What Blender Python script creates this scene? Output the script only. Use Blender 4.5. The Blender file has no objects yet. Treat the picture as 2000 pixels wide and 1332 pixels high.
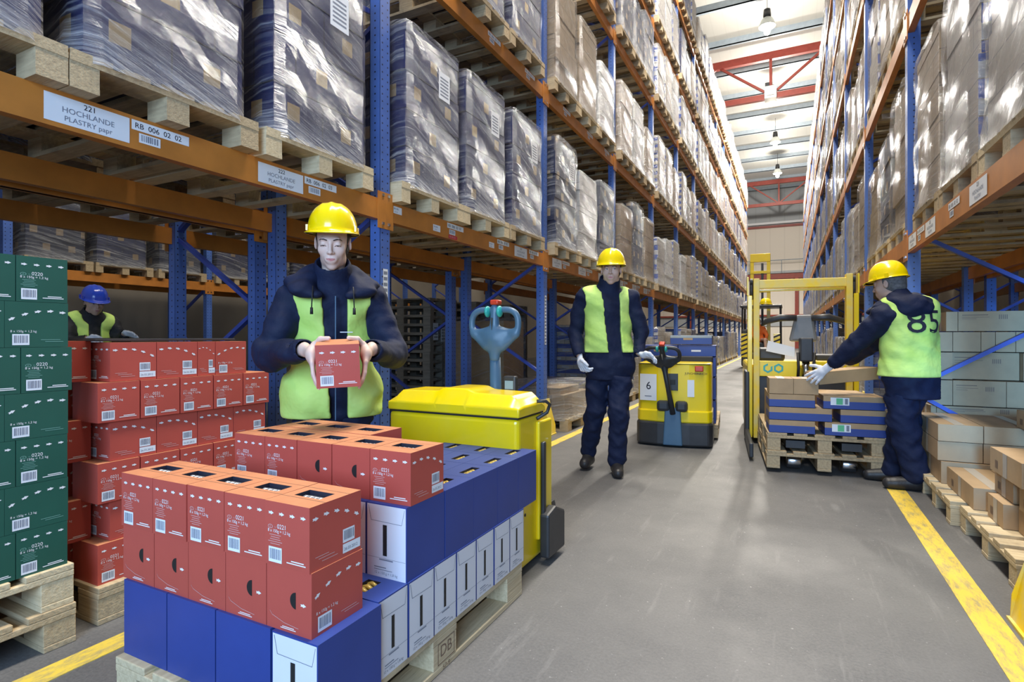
import bpy, bmesh, math, random
import numpy as np
from mathutils import Vector, Matrix, Euler

# ---------------------------------------------------------------- camera, world, lights, exposure
scene = bpy.context.scene
COL = scene.collection
CAM_H = 1.12
YAW = math.atan(541 / 1080)
cam_data = bpy.data.cameras.new('camera')
cam_data.sensor_width = 36
cam_data.lens = 1080 / 2000 * 36
cam_data.shift_y = -10 / 2000
cam_data.clip_start = 0.05
cam_data.clip_end = 200
cam = bpy.data.objects.new('camera', cam_data)
COL.objects.link(cam)
cam.location = (0, 0, CAM_H)
cam.rotation_euler = (math.pi / 2, 0, YAW)
scene.camera = cam

world = bpy.data.worlds.new('world')
scene.world = world
world.use_nodes = True
wbg = world.node_tree.nodes['Background']
wbg.inputs[0].default_value = (0.90, 0.95, 1.0, 1)
wbg.inputs[1].default_value = 0.16

scene.view_settings.view_transform = 'Standard'
scene.view_settings.look = 'None'
scene.view_settings.gamma = 1
scene.view_settings.exposure = 0.6
scene.view_settings.use_curve_mapping = False
try:
    scene.cycles.max_bounces = 7
    scene.cycles.transparent_max_bounces = 16
    scene.cycles.use_denoising = True
    scene.cycles.caustics_reflective = False
    scene.cycles.caustics_refractive = False
    scene.cycles.sample_clamp_indirect = 4
except Exception:
    pass


def area_light(name, loc, rot, sx, sy, power, color):
    d = bpy.data.lights.new(name, 'AREA')
    d.shape = 'RECTANGLE'
    d.size, d.size_y = sx, sy
    d.energy = power
    d.color = color
    o = bpy.data.objects.new(name, d)
    o.location, o.rotation_euler = loc, rot
    COL.objects.link(o)
    return o


# added cool fill from behind the camera, and the lamps over the near aisle
area_light('cool_front_fill', (0.3, -3.2, 2.3), (math.radians(80), 0, math.radians(18)), 3.2, 2.6, 270, (0.42, 0.66, 1.0))
sd = bpy.data.lights.new('cool_carton_fill', 'SPOT')  # unseen spot added to tint the cartons under the right rack blue
sd.energy, sd.color, sd.spot_size, sd.spot_blend, sd.shadow_soft_size = 1500, (0.16, 0.48, 1.0), math.radians(17), 0.6, 0.25
so = bpy.data.objects.new('cool_carton_fill', sd)
so.location = (0.25, -1.6, 1.35)
so.rotation_euler = (Vector((1.78, 5.7, 0.72)) - so.location).to_track_quat('-Z', 'Y').to_euler()
COL.objects.link(so)
area_light('near_lamp', (-0.75, 2.5, 10.5), (0, 0, 0), 1.2, 6.0, 720, (1.0, 0.93, 0.81))
area_light('near_lamp', (-0.75, 10.5, 11.5), (0, 0, 0), 1.2, 6.0, 820, (1.0, 0.93, 0.81))


# ---------------------------------------------------------------- materials
def nodes_of(name):
    m = bpy.data.materials.new(name)
    m.use_nodes = True
    nt = m.node_tree
    return m, nt, nt.nodes['Principled BSDF']


def N(nt, kind, **kw):
    n = nt.nodes.new(kind)
    for k, v in kw.items():
        setattr(n, k, v)
    return n


def math_node(nt, op, a, b=None, c=None):
    n = nt.nodes.new('ShaderNodeMath')
    n.operation = op
    for i, v in enumerate((a, b, c)):
        if v is None:
            continue
        if isinstance(v, (int, float)):
            n.inputs[i].default_value = v
        else:
            nt.links.new(v, n.inputs[i])
    return n.outputs[0]


def mixc(nt, fac, a, b):
    n = nt.nodes.new('ShaderNodeMix')
    n.data_type = 'RGBA'
    if isinstance(fac, (int, float)):
        n.inputs[0].default_value = fac
    else:
        nt.links.new(fac, n.inputs[0])
    for i, v in ((6, a), (7, b)):
        if isinstance(v, tuple):
            n.inputs[i].default_value = (*v[:3], 1)
        else:
            nt.links.new(v, n.inputs[i])
    return n.outputs[2]


def noise_out(nt, vec, scale, detail=3, rough=0.55):
    n = nt.nodes.new('ShaderNodeTexNoise')
    n.inputs['Scale'].default_value = scale
    n.inputs['Detail'].default_value = detail
    n.inputs['Roughness'].default_value = rough
    if vec is not None:
        nt.links.new(vec, n.inputs['Vector'])
    return n.outputs['Fac']


def objc(nt):
    return nt.nodes.new('ShaderNodeTexCoord').outputs['Object']


def ramp(nt, fac, lo, hi):
    n = nt.nodes.new('ShaderNodeMapRange')
    n.inputs['From Min'].default_value = lo
    n.inputs['From Max'].default_value = hi
    nt.links.new(fac, n.inputs['Value'])
    return n.outputs[0]


def bump(nt, height, strength, dist=0.01):
    n = nt.nodes.new('ShaderNodeBump')
    n.inputs['Strength'].default_value = strength
    n.inputs['Distance'].default_value = dist
    nt.links.new(height, n.inputs['Height'])
    return n.outputs[0]


def simple(name, col, rough=0.5, metal=0.0, var=0.0, vscale=6.0, col2=None, bmp=0.0, bscale=80.0, spec=0.5, coat=0.0):
    m, nt, bs = nodes_of(name)
    bs.inputs['Roughness'].default_value = rough
    bs.inputs['Metallic'].default_value = metal
    bs.inputs['Specular IOR Level'].default_value = spec
    bs.inputs['Coat Weight'].default_value = coat
    oc = objc(nt)
    if col2 is None:
        col2 = tuple(c * (1 - var) for c in col)
    f = ramp(nt, noise_out(nt, oc, vscale, 5), 0.35, 0.68)
    nt.links.new(mixc(nt, f, col, col2), bs.inputs['Base Color'])
    if bmp:
        nt.links.new(bump(nt, noise_out(nt, oc, bscale, 4), bmp, 0.016 if bscale < 30 else 0.004), bs.inputs['Normal'])
    return m


def wood_mat(name, a, b, dark):
    m, nt, bs = nodes_of(name)
    bs.inputs['Roughness'].default_value = 0.8
    oc = objc(nt)
    mp = N(nt, 'ShaderNodeMapping')
    mp.inputs['Scale'].default_value = (3, 40, 40)
    nt.links.new(oc, mp.inputs['Vector'])
    g = ramp(nt, noise_out(nt, mp.outputs[0], 1.6, 4), 0.3, 0.7)
    base = mixc(nt, g, a, b)
    st = ramp(nt, noise_out(nt, oc, 4.5, 5, 0.65), 0.52, 0.78)
    nt.links.new(mixc(nt, st, base, dark), bs.inputs['Base Color'])
    nt.links.new(bump(nt, noise_out(nt, mp.outputs[0], 3, 3), 0.5, 0.004), bs.inputs['Normal'])
    return m


def upright_mat(name, col):
    """blue paint with the punched rows of holes of a rack upright (dark inside)"""
    m, nt, bs = nodes_of(name)
    bs.inputs['Roughness'].default_value = 0.38
    oc = objc(nt)
    sp = N(nt, 'ShaderNodeSeparateXYZ')
    nt.links.new(oc, sp.inputs[0])
    z = math_node(nt, 'MODULO', math_node(nt, 'ADD', sp.outputs[2], 10.0), 0.05)
    z = math_node(nt, 'ABSOLUTE', math_node(nt, 'SUBTRACT', z, 0.025))
    # distance of the hole column: two columns on the wide face, one on the sides
    y = math_node(nt, 'ABSOLUTE', math_node(nt, 'SUBTRACT', math_node(nt, 'ABSOLUTE', sp.outputs[1]), 0.027))
    x = math_node(nt, 'ABSOLUTE', sp.outputs[0])
    geo = N(nt, 'ShaderNodeNewGeometry')
    tc = N(nt, 'ShaderNodeTexCoord')
    ns = N(nt, 'ShaderNodeSeparateXYZ')
    nt.links.new(tc.outputs['Normal'], ns.inputs[0])
    wide = math_node(nt, 'GREATER_THAN', math_node(nt, 'ABSOLUTE', ns.outputs[0]), 0.5)
    u = math_node(nt, 'ADD', math_node(nt, 'MULTIPLY', y, wide), math_node(nt, 'MULTIPLY', x, math_node(nt, 'SUBTRACT', 1.0, wide)))
    r = math_node(nt, 'SQRT', math_node(nt, 'ADD', math_node(nt, 'POWER', z, 2.0), math_node(nt, 'POWER', u, 2.0)))
    hole = math_node(nt, 'LESS_THAN', r, 0.0062)
    f = ramp(nt, noise_out(nt, oc, 5, 5), 0.3, 0.7)
    c = mixc(nt, f, col, tuple(v * 0.75 for v in col))
    nt.links.new(mixc(nt, hole, c, (0.01, 0.012, 0.03)), bs.inputs['Base Color'])
    return m


def carton_mat(name, base, mode, alt=(0.4, 0.3, 0.18), ch=0.27, cw=0.40):
    """stacked cartons seen as courses, seams and stickers; the pattern is in metres on the block"""
    m, nt, bs = nodes_of(name)
    bs.inputs['Roughness'].default_value = 0.55
    oc = objc(nt)
    sp = N(nt, 'ShaderNodeSeparateXYZ')
    nt.links.new(oc, sp.inputs[0])
    u = math_node(nt, 'ADD', math_node(nt, 'ADD', sp.outputs[0], sp.outputs[1]), 20.0)
    v = math_node(nt, 'ADD', sp.outputs[2], 0.0)
    row = math_node(nt, 'FLOOR', math_node(nt, 'DIVIDE', v, ch))
    off = math_node(nt, 'MULTIPLY', math_node(nt, 'MODULO', row, 2.0), cw * 0.5)
    mu = math_node(nt, 'MODULO', math_node(nt, 'ADD', u, off), cw)
    mv = math_node(nt, 'MODULO', v, ch)

    def band(x, a, b):
        return math_node(nt, 'MULTIPLY', math_node(nt, 'GREATER_THAN', x, a), math_node(nt, 'LESS_THAN', x, b))
    var = ramp(nt, noise_out(nt, oc, 3.0, 4), 0.3, 0.7)
    c = mixc(nt, var, base, tuple(x * 0.72 for x in base))
    if mode == 'patch':
        p = math_node(nt, 'MULTIPLY', band(mu, 0.15, 0.235), band(mv, 0.1, 0.19))
        c = mixc(nt, p, c, alt)
    if mode == 'stripe':
        p = band(mv, ch * 0.48, ch)
        c0 = c
        c = mixc(nt, p, c, alt)
        q = math_node(nt, 'MULTIPLY', band(mu, cw * 0.3, cw * 0.7), band(mv, ch * 0.12, ch * 0.36))
        c = mixc(nt, q, c, (0.55, 0.6, 0.68))
        ns = N(nt, 'ShaderNodeSeparateXYZ')
        nt.links.new(nt.nodes.new('ShaderNodeTexCoord').outputs['Normal'], ns.inputs[0])
        endf = math_node(nt, 'GREATER_THAN', math_node(nt, 'ABSOLUTE', ns.outputs[1]), 0.5)
        c = mixc(nt, endf, mixc(nt, 0.75, c0, (0.36, 0.31, 0.26)), c)
    if mode == 'plain':
        p = math_node(nt, 'MULTIPLY', band(mu, cw * 0.35, cw * 0.7), band(mv, ch * 0.3, ch * 0.6))
        c = mixc(nt, math_node(nt, 'MULTIPLY', p, 0.35), c, alt)
    seam = math_node(nt, 'MAXIMUM', math_node(nt, 'LESS_THAN', mu, 0.006), math_node(nt, 'LESS_THAN', mv, 0.006))
    c = mixc(nt, seam, c, tuple(x * 0.2 for x in base))
    nt.links.new(c, bs.inputs['Base Color'])
    return m


def film_mat(name, tint, lo, hi, streak=0.5, gloss=0.45, slope=0.34):
    m = bpy.data.materials.new(name)
    m.use_nodes = True
    nt = m.node_tree
    nt.nodes.remove(nt.nodes['Principled BSDF'])
    out = nt.nodes['Material Output']
    oc = objc(nt)
    sp = N(nt, 'ShaderNodeSeparateXYZ')
    nt.links.new(oc, sp.inputs[0])
    u = math_node(nt, 'ADD', sp.outputs[0], sp.outputs[1])
    w = math_node(nt, 'ADD', sp.outputs[2], math_node(nt, 'MULTIPLY', u, slope))
    cb = N(nt, 'ShaderNodeCombineXYZ')
    nt.links.new(math_node(nt, 'MULTIPLY', u, 0.9), cb.inputs[0])
    nt.links.new(math_node(nt, 'MULTIPLY', w, 20.0), cb.inputs[1])
    oi = N(nt, 'ShaderNodeObjectInfo')
    nt.links.new(math_node(nt, 'MULTIPLY', oi.outputs['Random'], 37.0), cb.inputs[2])
    n1 = noise_out(nt, cb.outputs[0], 1.6, 5, 0.6)
    n2 = noise_out(nt, cb.outputs[0], 7.0, 3, 0.6)
    st = math_node(nt, 'POWER', ramp(nt, n1, 0.47, 0.74), 1.4)
    den = math_node(nt, 'ADD', lo, math_node(nt, 'MULTIPLY', st, hi - lo))
    low = math_node(nt, 'MULTIPLY', ramp(nt, sp.outputs[2], 0.14, -0.02), math_node(nt, 'MULTIPLY', ramp(nt, n2, 0.35, 0.6), 0.55))
    den = math_node(nt, 'MINIMUM', math_node(nt, 'ADD', den, low), 0.92)
    h = math_node(nt, 'ADD', math_node(nt, 'MULTIPLY', n1, 0.7), math_node(nt, 'MULTIPLY', n2, 0.75))
    nrm = bump(nt, h, 0.9, 0.045)
    dif = N(nt, 'ShaderNodeBsdfDiffuse')
    dif.inputs[0].default_value = (*tint, 1)
    nt.links.new(nrm, dif.inputs['Normal'])
    gl = N(nt, 'ShaderNodeBsdfGlossy')
    gl.inputs['Color'].default_value = (0.92, 0.95, 1, 1)
    gl.inputs['Roughness'].default_value = 0.14
    nt.links.new(nrm, gl.inputs['Normal'])
    tr = N(nt, 'ShaderNodeBsdfTransparent')
    m1 = N(nt, 'ShaderNodeMixShader')
    nt.links.new(den, m1.inputs[0])
    nt.links.new(tr.outputs[0], m1.inputs[1])
    nt.links.new(dif.outputs[0], m1.inputs[2])
    lw = N(nt, 'ShaderNodeLayerWeight')
    lw.inputs['Blend'].default_value = 0.35
    nt.links.new(nrm, lw.inputs['Normal'])
    gf = math_node(nt, 'ADD', 0.02, math_node(nt, 'MULTIPLY', lw.outputs['Fresnel'], gloss))
    m2 = N(nt, 'ShaderNodeMixShader')
    nt.links.new(gf, m2.inputs[0])
    nt.links.new(m1.outputs[0], m2.inputs[1])
    nt.links.new(gl.outputs[0], m2.inputs[2])
    nt.links.new(m2.outputs[0], out.inputs['Surface'])
    return m


def emit(name, col, s):
    m = bpy.data.materials.new(name)
    m.use_nodes = True
    nt = m.node_tree
    nt.nodes.remove(nt.nodes['Principled BSDF'])
    e = N(nt, 'ShaderNodeEmission')
    e.inputs[0].default_value = (*col, 1)
    e.inputs[1].default_value = s
    nt.links.new(e.outputs[0], nt.nodes['Material Output'].inputs[0])
    return m


def concrete_mat():
    m, nt, bs = nodes_of('concrete_floor')
    oc = objc(nt)
    big = ramp(nt, noise_out(nt, oc, 0.7, 8, 0.68), 0.33, 0.68)
    fine = ramp(nt, noise_out(nt, oc, 90, 3, 0.7), 0.3, 0.75)
    c = mixc(nt, big, (0.145, 0.141, 0.138), (0.062, 0.063, 0.067))
    c = mixc(nt, math_node(nt, 'MULTIPLY', fine, 0.45), c, (0.21, 0.205, 0.20))
    spk = ramp(nt, noise_out(nt, oc, 55, 2, 0.5), 0.70, 0.76)
    c = mixc(nt, math_node(nt, 'MULTIPLY', spk, 0.6), c, (0.4, 0.39, 0.38))
    # scuffs drawn out along the driving direction
    mp = N(nt, 'ShaderNodeMapping')
    mp.inputs['Scale'].default_value = (9, 0.9, 1)
    mp.inputs['Rotation'].default_value = (0, 0, 0.25)
    nt.links.new(oc, mp.inputs['Vector'])
    sc = ramp(nt, noise_out(nt, mp.outputs[0], 1.4, 6, 0.7), 0.58, 0.8)
    c = mixc(nt, math_node(nt, 'MULTIPLY', sc, 0.5), c, (0.30, 0.29, 0.28))
    nt.links.new(c, bs.inputs['Base Color'])
    nt.links.new(math_node(nt, 'ADD', 0.48, math_node(nt, 'MULTIPLY', big, 0.16)), bs.inputs['Roughness'])
    nt.links.new(bump(nt, noise_out(nt, oc, 120, 2), 0.25, 0.002), bs.inputs['Normal'])
    return m


def line_mat():
    m, nt, bs = nodes_of('floor_line_yellow')
    bs.inputs['Roughness'].default_value = 0.5
    oc = objc(nt)
    mp = N(nt, 'ShaderNodeMapping')
    mp.inputs['Scale'].default_value = (10, 2.6, 1)
    mp.inputs['Rotation'].default_value = (0, 0, 0.5)
    nt.links.new(oc, mp.inputs['Vector'])
    w = ramp(nt, noise_out(nt, mp.outputs[0], 2.6, 8, 0.8), 0.47, 0.62)
    f = math_node(nt, 'MULTIPLY', w, 0.7)
    nt.links.new(mixc(nt, f, (0.78, 0.56, 0.07), (0.20, 0.19, 0.17)), bs.inputs['Base Color'])
    return m


def corrugated(name, col, pitch, axis=0, rough=0.5, alt=0.9):
    m, nt, bs = nodes_of(name)
    bs.inputs['Roughness'].default_value = rough
    oc = objc(nt)
    sp = N(nt, 'ShaderNodeSeparateXYZ')
    nt.links.new(oc, sp.inputs[0])
    s_ = math_node(nt, 'MODULO', math_node(nt, 'ADD', sp.outputs[axis], 100), pitch)
    seam = math_node(nt, 'LESS_THAN', s_, pitch * 0.07)
    nt.links.new(mixc(nt, seam, col, tuple(v * alt for v in col)), bs.inputs['Base Color'])
    nt.links.new(bump(nt, s_, 0.3, 0.02), bs.inputs['Normal'])
    return m


def hivis():
    m, nt, bs = nodes_of('hi_vis_fabric')
    bs.inputs['Roughness'].default_value = 0.7
    oc = objc(nt)
    f = ramp(nt, noise_out(nt, oc, 5, 3), 0.35, 0.7)
    nt.links.new(mixc(nt, f, (0.62, 0.84, 0.22), (0.52, 0.76, 0.15)), bs.inputs['Base Color'])
    nt.links.new(bump(nt, noise_out(nt, oc, 9, 3), 0.6, 0.02), bs.inputs['Normal'])
    return m


M = {}
M['concrete'] = concrete_mat()
M['line'] = line_mat()
M['wood'] = wood_mat('pallet_wood', (0.52, 0.40, 0.24), (0.36, 0.27, 0.16), (0.16, 0.12, 0.08))
M['wood_new'] = wood_mat('pale_pallet_wood', (0.68, 0.56, 0.36), (0.52, 0.41, 0.25), (0.28, 0.21, 0.13))
M['wood_old'] = wood_mat('grey_pallet_wood', (0.30, 0.27, 0.22), (0.20, 0.18, 0.15), (0.09, 0.08, 0.07))
M['orange'] = simple('orange_beam_paint', (0.56, 0.205, 0.035), 0.45, var=0.25, vscale=5)
M['upright'] = upright_mat('blue_upright_paint', (0.085, 0.17, 0.50))
M['brace'] = simple('blue_brace_paint', (0.05, 0.09, 0.44), 0.45, var=0.3)
M['red_steel'] = simple('red_truss_paint', (0.30, 0.05, 0.035), 0.5, var=0.2)
M['purlin'] = simple('galvanised_purlin', (0.32, 0.38, 0.44), 0.5, var=0.15)
M['roof'] = corrugated('roof_sheet', (0.66, 0.65, 0.60), 0.5, 0, 0.6, 0.93)
_nt = M['roof'].node_tree   # light-transmitting sheet
_tl = N(_nt, 'ShaderNodeBsdfTranslucent'); _tl.inputs[0].default_value = (0.95, 0.95, 0.90, 1)
_mx = N(_nt, 'ShaderNodeMixShader'); _mx.inputs[0].default_value = 0.35
_nt.links.new(_nt.nodes['Principled BSDF'].outputs[0], _mx.inputs[1]); _nt.links.new(_tl.outputs[0], _mx.inputs[2])
_nt.links.new(_mx.outputs[0], _nt.nodes['Material Output'].inputs[0])
M['wall_white'] = corrugated('white_wall_panel', (0.78, 0.72, 0.64), 1.2, 0, 0.6, 0.93)
M['wall_grey'] = corrugated('grey_wall_panel', (0.42, 0.45, 0.48), 1.2, 0, 0.6, 0.9)
M['wall_tan'] = simple('tan_wall', (0.30, 0.26, 0.21), 0.8, var=0.15, vscale=0.8)
M['yellow'] = simple('yellow_truck_paint', (0.90, 0.66, 0.0), 0.28, col2=(0.82, 0.62, 0.02), vscale=5, coat=0.3)
M['yellow_worn'] = simple('worn_yellow_paint', (0.86, 0.60, 0.01), 0.5, col2=(0.70, 0.58, 0.22), vscale=9)
M['helmet_y'] = simple('yellow_helmet_plastic', (0.92, 0.68, 0.0), 0.22, var=0.03, coat=0.4)
M['helmet_b'] = simple('blue_helmet_plastic', (0.02, 0.06, 0.5), 0.22, var=0.03, coat=0.4)
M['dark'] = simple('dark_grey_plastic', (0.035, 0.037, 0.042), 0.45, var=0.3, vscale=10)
M['black'] = simple('black_rubber', (0.012, 0.012, 0.013), 0.6, var=0.2)
M['tiller'] = simple('grey_blue_plastic', (0.07, 0.15, 0.24), 0.4, var=0.12, vscale=8)
M['teal'] = simple('teal_button', (0.03, 0.38, 0.34), 0.35)
M['red_btn'] = simple('red_button', (0.60, 0.05, 0.02), 0.35)
M['chrome'] = simple('polished_steel', (0.6, 0.62, 0.65), 0.2, 1.0)
M['seat_grey'] = simple('grey_seat_shell', (0.22, 0.22, 0.22), 0.45, var=0.2)
M['screen'] = simple('grey_screen', (0.25, 0.36, 0.42), 0.2)
M['white'] = simple('white_paper', (0.80, 0.82, 0.86), 0.6, var=0.04)
M['ink'] = simple('black_ink', (0.015, 0.015, 0.03), 0.6)
M['grey_ink'] = simple('grey_barcode_ink', (0.20, 0.22, 0.28), 0.6)
M['white_ink'] = simple('white_print', (0.82, 0.80, 0.80), 0.6)
M['pale_ink'] = simple('pale_red_print', (0.62, 0.34, 0.32), 0.6)
M['pale_green'] = simple('pale_green_print', (0.16, 0.34, 0.28), 0.6)
M['red_ink'] = simple('red_print', (0.55, 0.03, 0.05), 0.6)
M['green_ink'] = simple('green_label', (0.12, 0.5, 0.25), 0.6)
M['red_card'] = simple('red_carton_board', (0.52, 0.085, 0.062), 0.5, var=0.10, vscale=4)
M['red_top'] = simple('orange_carton_top', (0.62, 0.25, 0.12), 0.6, var=0.15, vscale=14)
M['green_card'] = simple('green_carton_board', (0.018, 0.100, 0.070), 0.5, var=0.12, vscale=4)
M['blue_card'] = simple('blue_carton_board', (0.026, 0.058, 0.28), 0.45, var=0.15, vscale=4)
M['white_card'] = simple('white_carton_end', (0.72, 0.73, 0.78), 0.55, var=0.05, vscale=5)
M['kraft'] = simple('kraft_board', (0.46, 0.31, 0.17), 0.7, var=0.15, vscale=7)
M['tape'] = simple('parcel_tape', (0.50, 0.44, 0.36), 0.35, var=0.1)
M['kraft_ink'] = simple('brown_print', (0.20, 0.13, 0.09), 0.7)
M['bag'] = simple('silver_sachet', (0.55, 0.60, 0.68), 0.3, 0.6, var=0.4, vscale=30)
M['yellow_bag'] = simple('yellow_sachet', (0.65, 0.48, 0.12), 0.35, 0.2, var=0.4, vscale=30)
M['skin'] = simple('skin', (0.62, 0.40, 0.31), 0.5, var=0.06, vscale=12)
M['skin_pale'] = simple('pale_skin', (0.72, 0.52, 0.44), 0.5, var=0.05, vscale=12)
for _k in ('skin', 'skin_pale'):   # lips: the colour follows the 'lip' value stored on the face
    _nt = M[_k].node_tree
    _bs = _nt.nodes['Principled BSDF']
    _src = _bs.inputs['Base Color'].links[0].from_socket
    _at = N(_nt, 'ShaderNodeAttribute'); _at.attribute_name = 'lip'
    _nt.links.new(mixc(_nt, _at.outputs['Fac'], _src, (0.50, 0.20, 0.19)), _bs.inputs['Base Color'])
M['lips'] = simple('lips', (0.52, 0.25, 0.23), 0.45)
M['brow'] = simple('eyebrow_hair', (0.05, 0.035, 0.03), 0.7)
M['hair'] = simple('dark_hair', (0.03, 0.022, 0.02), 0.6, var=0.4, vscale=60, bmp=0.4, bscale=150)
M['hair_grey'] = simple('grey_hair', (0.16, 0.16, 0.17), 0.7, var=0.5, vscale=60, bmp=0.4, bscale=150)
M['eye'] = simple('eye_white', (0.75, 0.75, 0.76), 0.2)
M['iris'] = simple('dark_iris', (0.05, 0.06, 0.08), 0.15)
M['jacket'] = simple('navy_jacket_cloth', (0.009, 0.015, 0.046), 0.7, var=0.25, vscale=9, bmp=0.7, bscale=9, spec=0.25)
M['trousers'] = simple('navy_trouser_cloth', (0.011, 0.018, 0.054), 0.75, var=0.25, vscale=9, bmp=0.7, bscale=9, spec=0.25)
M['black_cloth'] = simple('black_cloth', (0.012, 0.013, 0.018), 0.7, var=0.25, vscale=9, bmp=0.5, bscale=24)
M['orange_cloth'] = simple('orange_work_cloth', (0.75, 0.16, 0.03), 0.7, var=0.15)
M['vest'] = hivis()
M['glove'] = simple('white_glove_cloth', (0.74, 0.75, 0.80), 0.8, var=0.08, vscale=20, bmp=0.4, bscale=90)
M['red_nail'] = simple('red_glove_palm', (0.66, 0.07, 0.06), 0.4)
M['shoe'] = simple('dark_leather', (0.03, 0.028, 0.03), 0.45, var=0.3, bmp=0.3)
M['cord'] = simple('black_cord', (0.01, 0.01, 0.012), 0.6)
M['glass_lamp'] = emit('lit_lamp_glass', (1.0, 0.97, 0.88), 14.0)
M['reflector'] = simple('lamp_reflector', (0.72, 0.76, 0.74), 0.3, 0.2)

M['c_navy'] = carton_mat('navy_cartons', (0.010, 0.018, 0.095), 'patch', (0.30, 0.21, 0.11))
M['c_navy2'] = carton_mat('ink_blue_cartons', (0.012, 0.018, 0.060), 'patch', (0.30, 0.22, 0.14), 0.22, 0.3)
M['c_stripe'] = carton_mat('blue_and_white_cartons', (0.62, 0.66, 0.74), 'stripe', (0.02, 0.09, 0.50), 0.20, 0.40)
M['c_stripe2'] = carton_mat('blue_banded_cartons', (0.55, 0.50, 0.42), 'stripe', (0.02, 0.07, 0.38), 0.14, 0.30)
M['c_white'] = carton_mat('white_cartons', (0.66, 0.66, 0.66), 'plain', (0.35, 0.38, 0.5), 0.3, 0.4)
M['c_kraft'] = carton_mat('kraft_cartons', (0.42, 0.31, 0.20), 'plain', (0.2, 0.15, 0.1), 0.24, 0.4)
M['film_dark'] = film_mat('stretch_film', (0.70, 0.72, 0.78), 0.0, 0.45, gloss=0.26)
M['film_silver'] = film_mat('cloudy_stretch_film', (0.84, 0.84, 0.84), 0.06, 0.62, gloss=0.5, slope=0.2)
M['film_brown'] = film_mat('creased_stretch_film', (0.56, 0.52, 0.48), 0.08, 0.62, gloss=0.45, slope=0.9)


# ---------------------------------------------------------------- mesh builder
_text_cache = {}


def text_geo(s):
    if s not in _text_cache:
        cu = bpy.data.curves.new('t', 'FONT')
        cu.body = s
        cu.size = 1.0
        cu.align_x = 'LEFT'
        cu.resolution_u = 3
        o = bpy.data.objects.new('t', cu)
        COL.objects.link(o)
        bpy.context.view_layer.update()
        dg = bpy.context.evaluated_depsgraph_get()
        me = bpy.data.meshes.new_from_object(o.evaluated_get(dg))
        _text_cache[s] = ([tuple(v.co) for v in me.vertices], [tuple(p.vertices) for p in me.polygons])
        COL.objects.unlink(o)
        bpy.data.objects.remove(o)
        bpy.data.curves.remove(cu)
        bpy.data.meshes.remove(me)
    return _text_cache[s]


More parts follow.
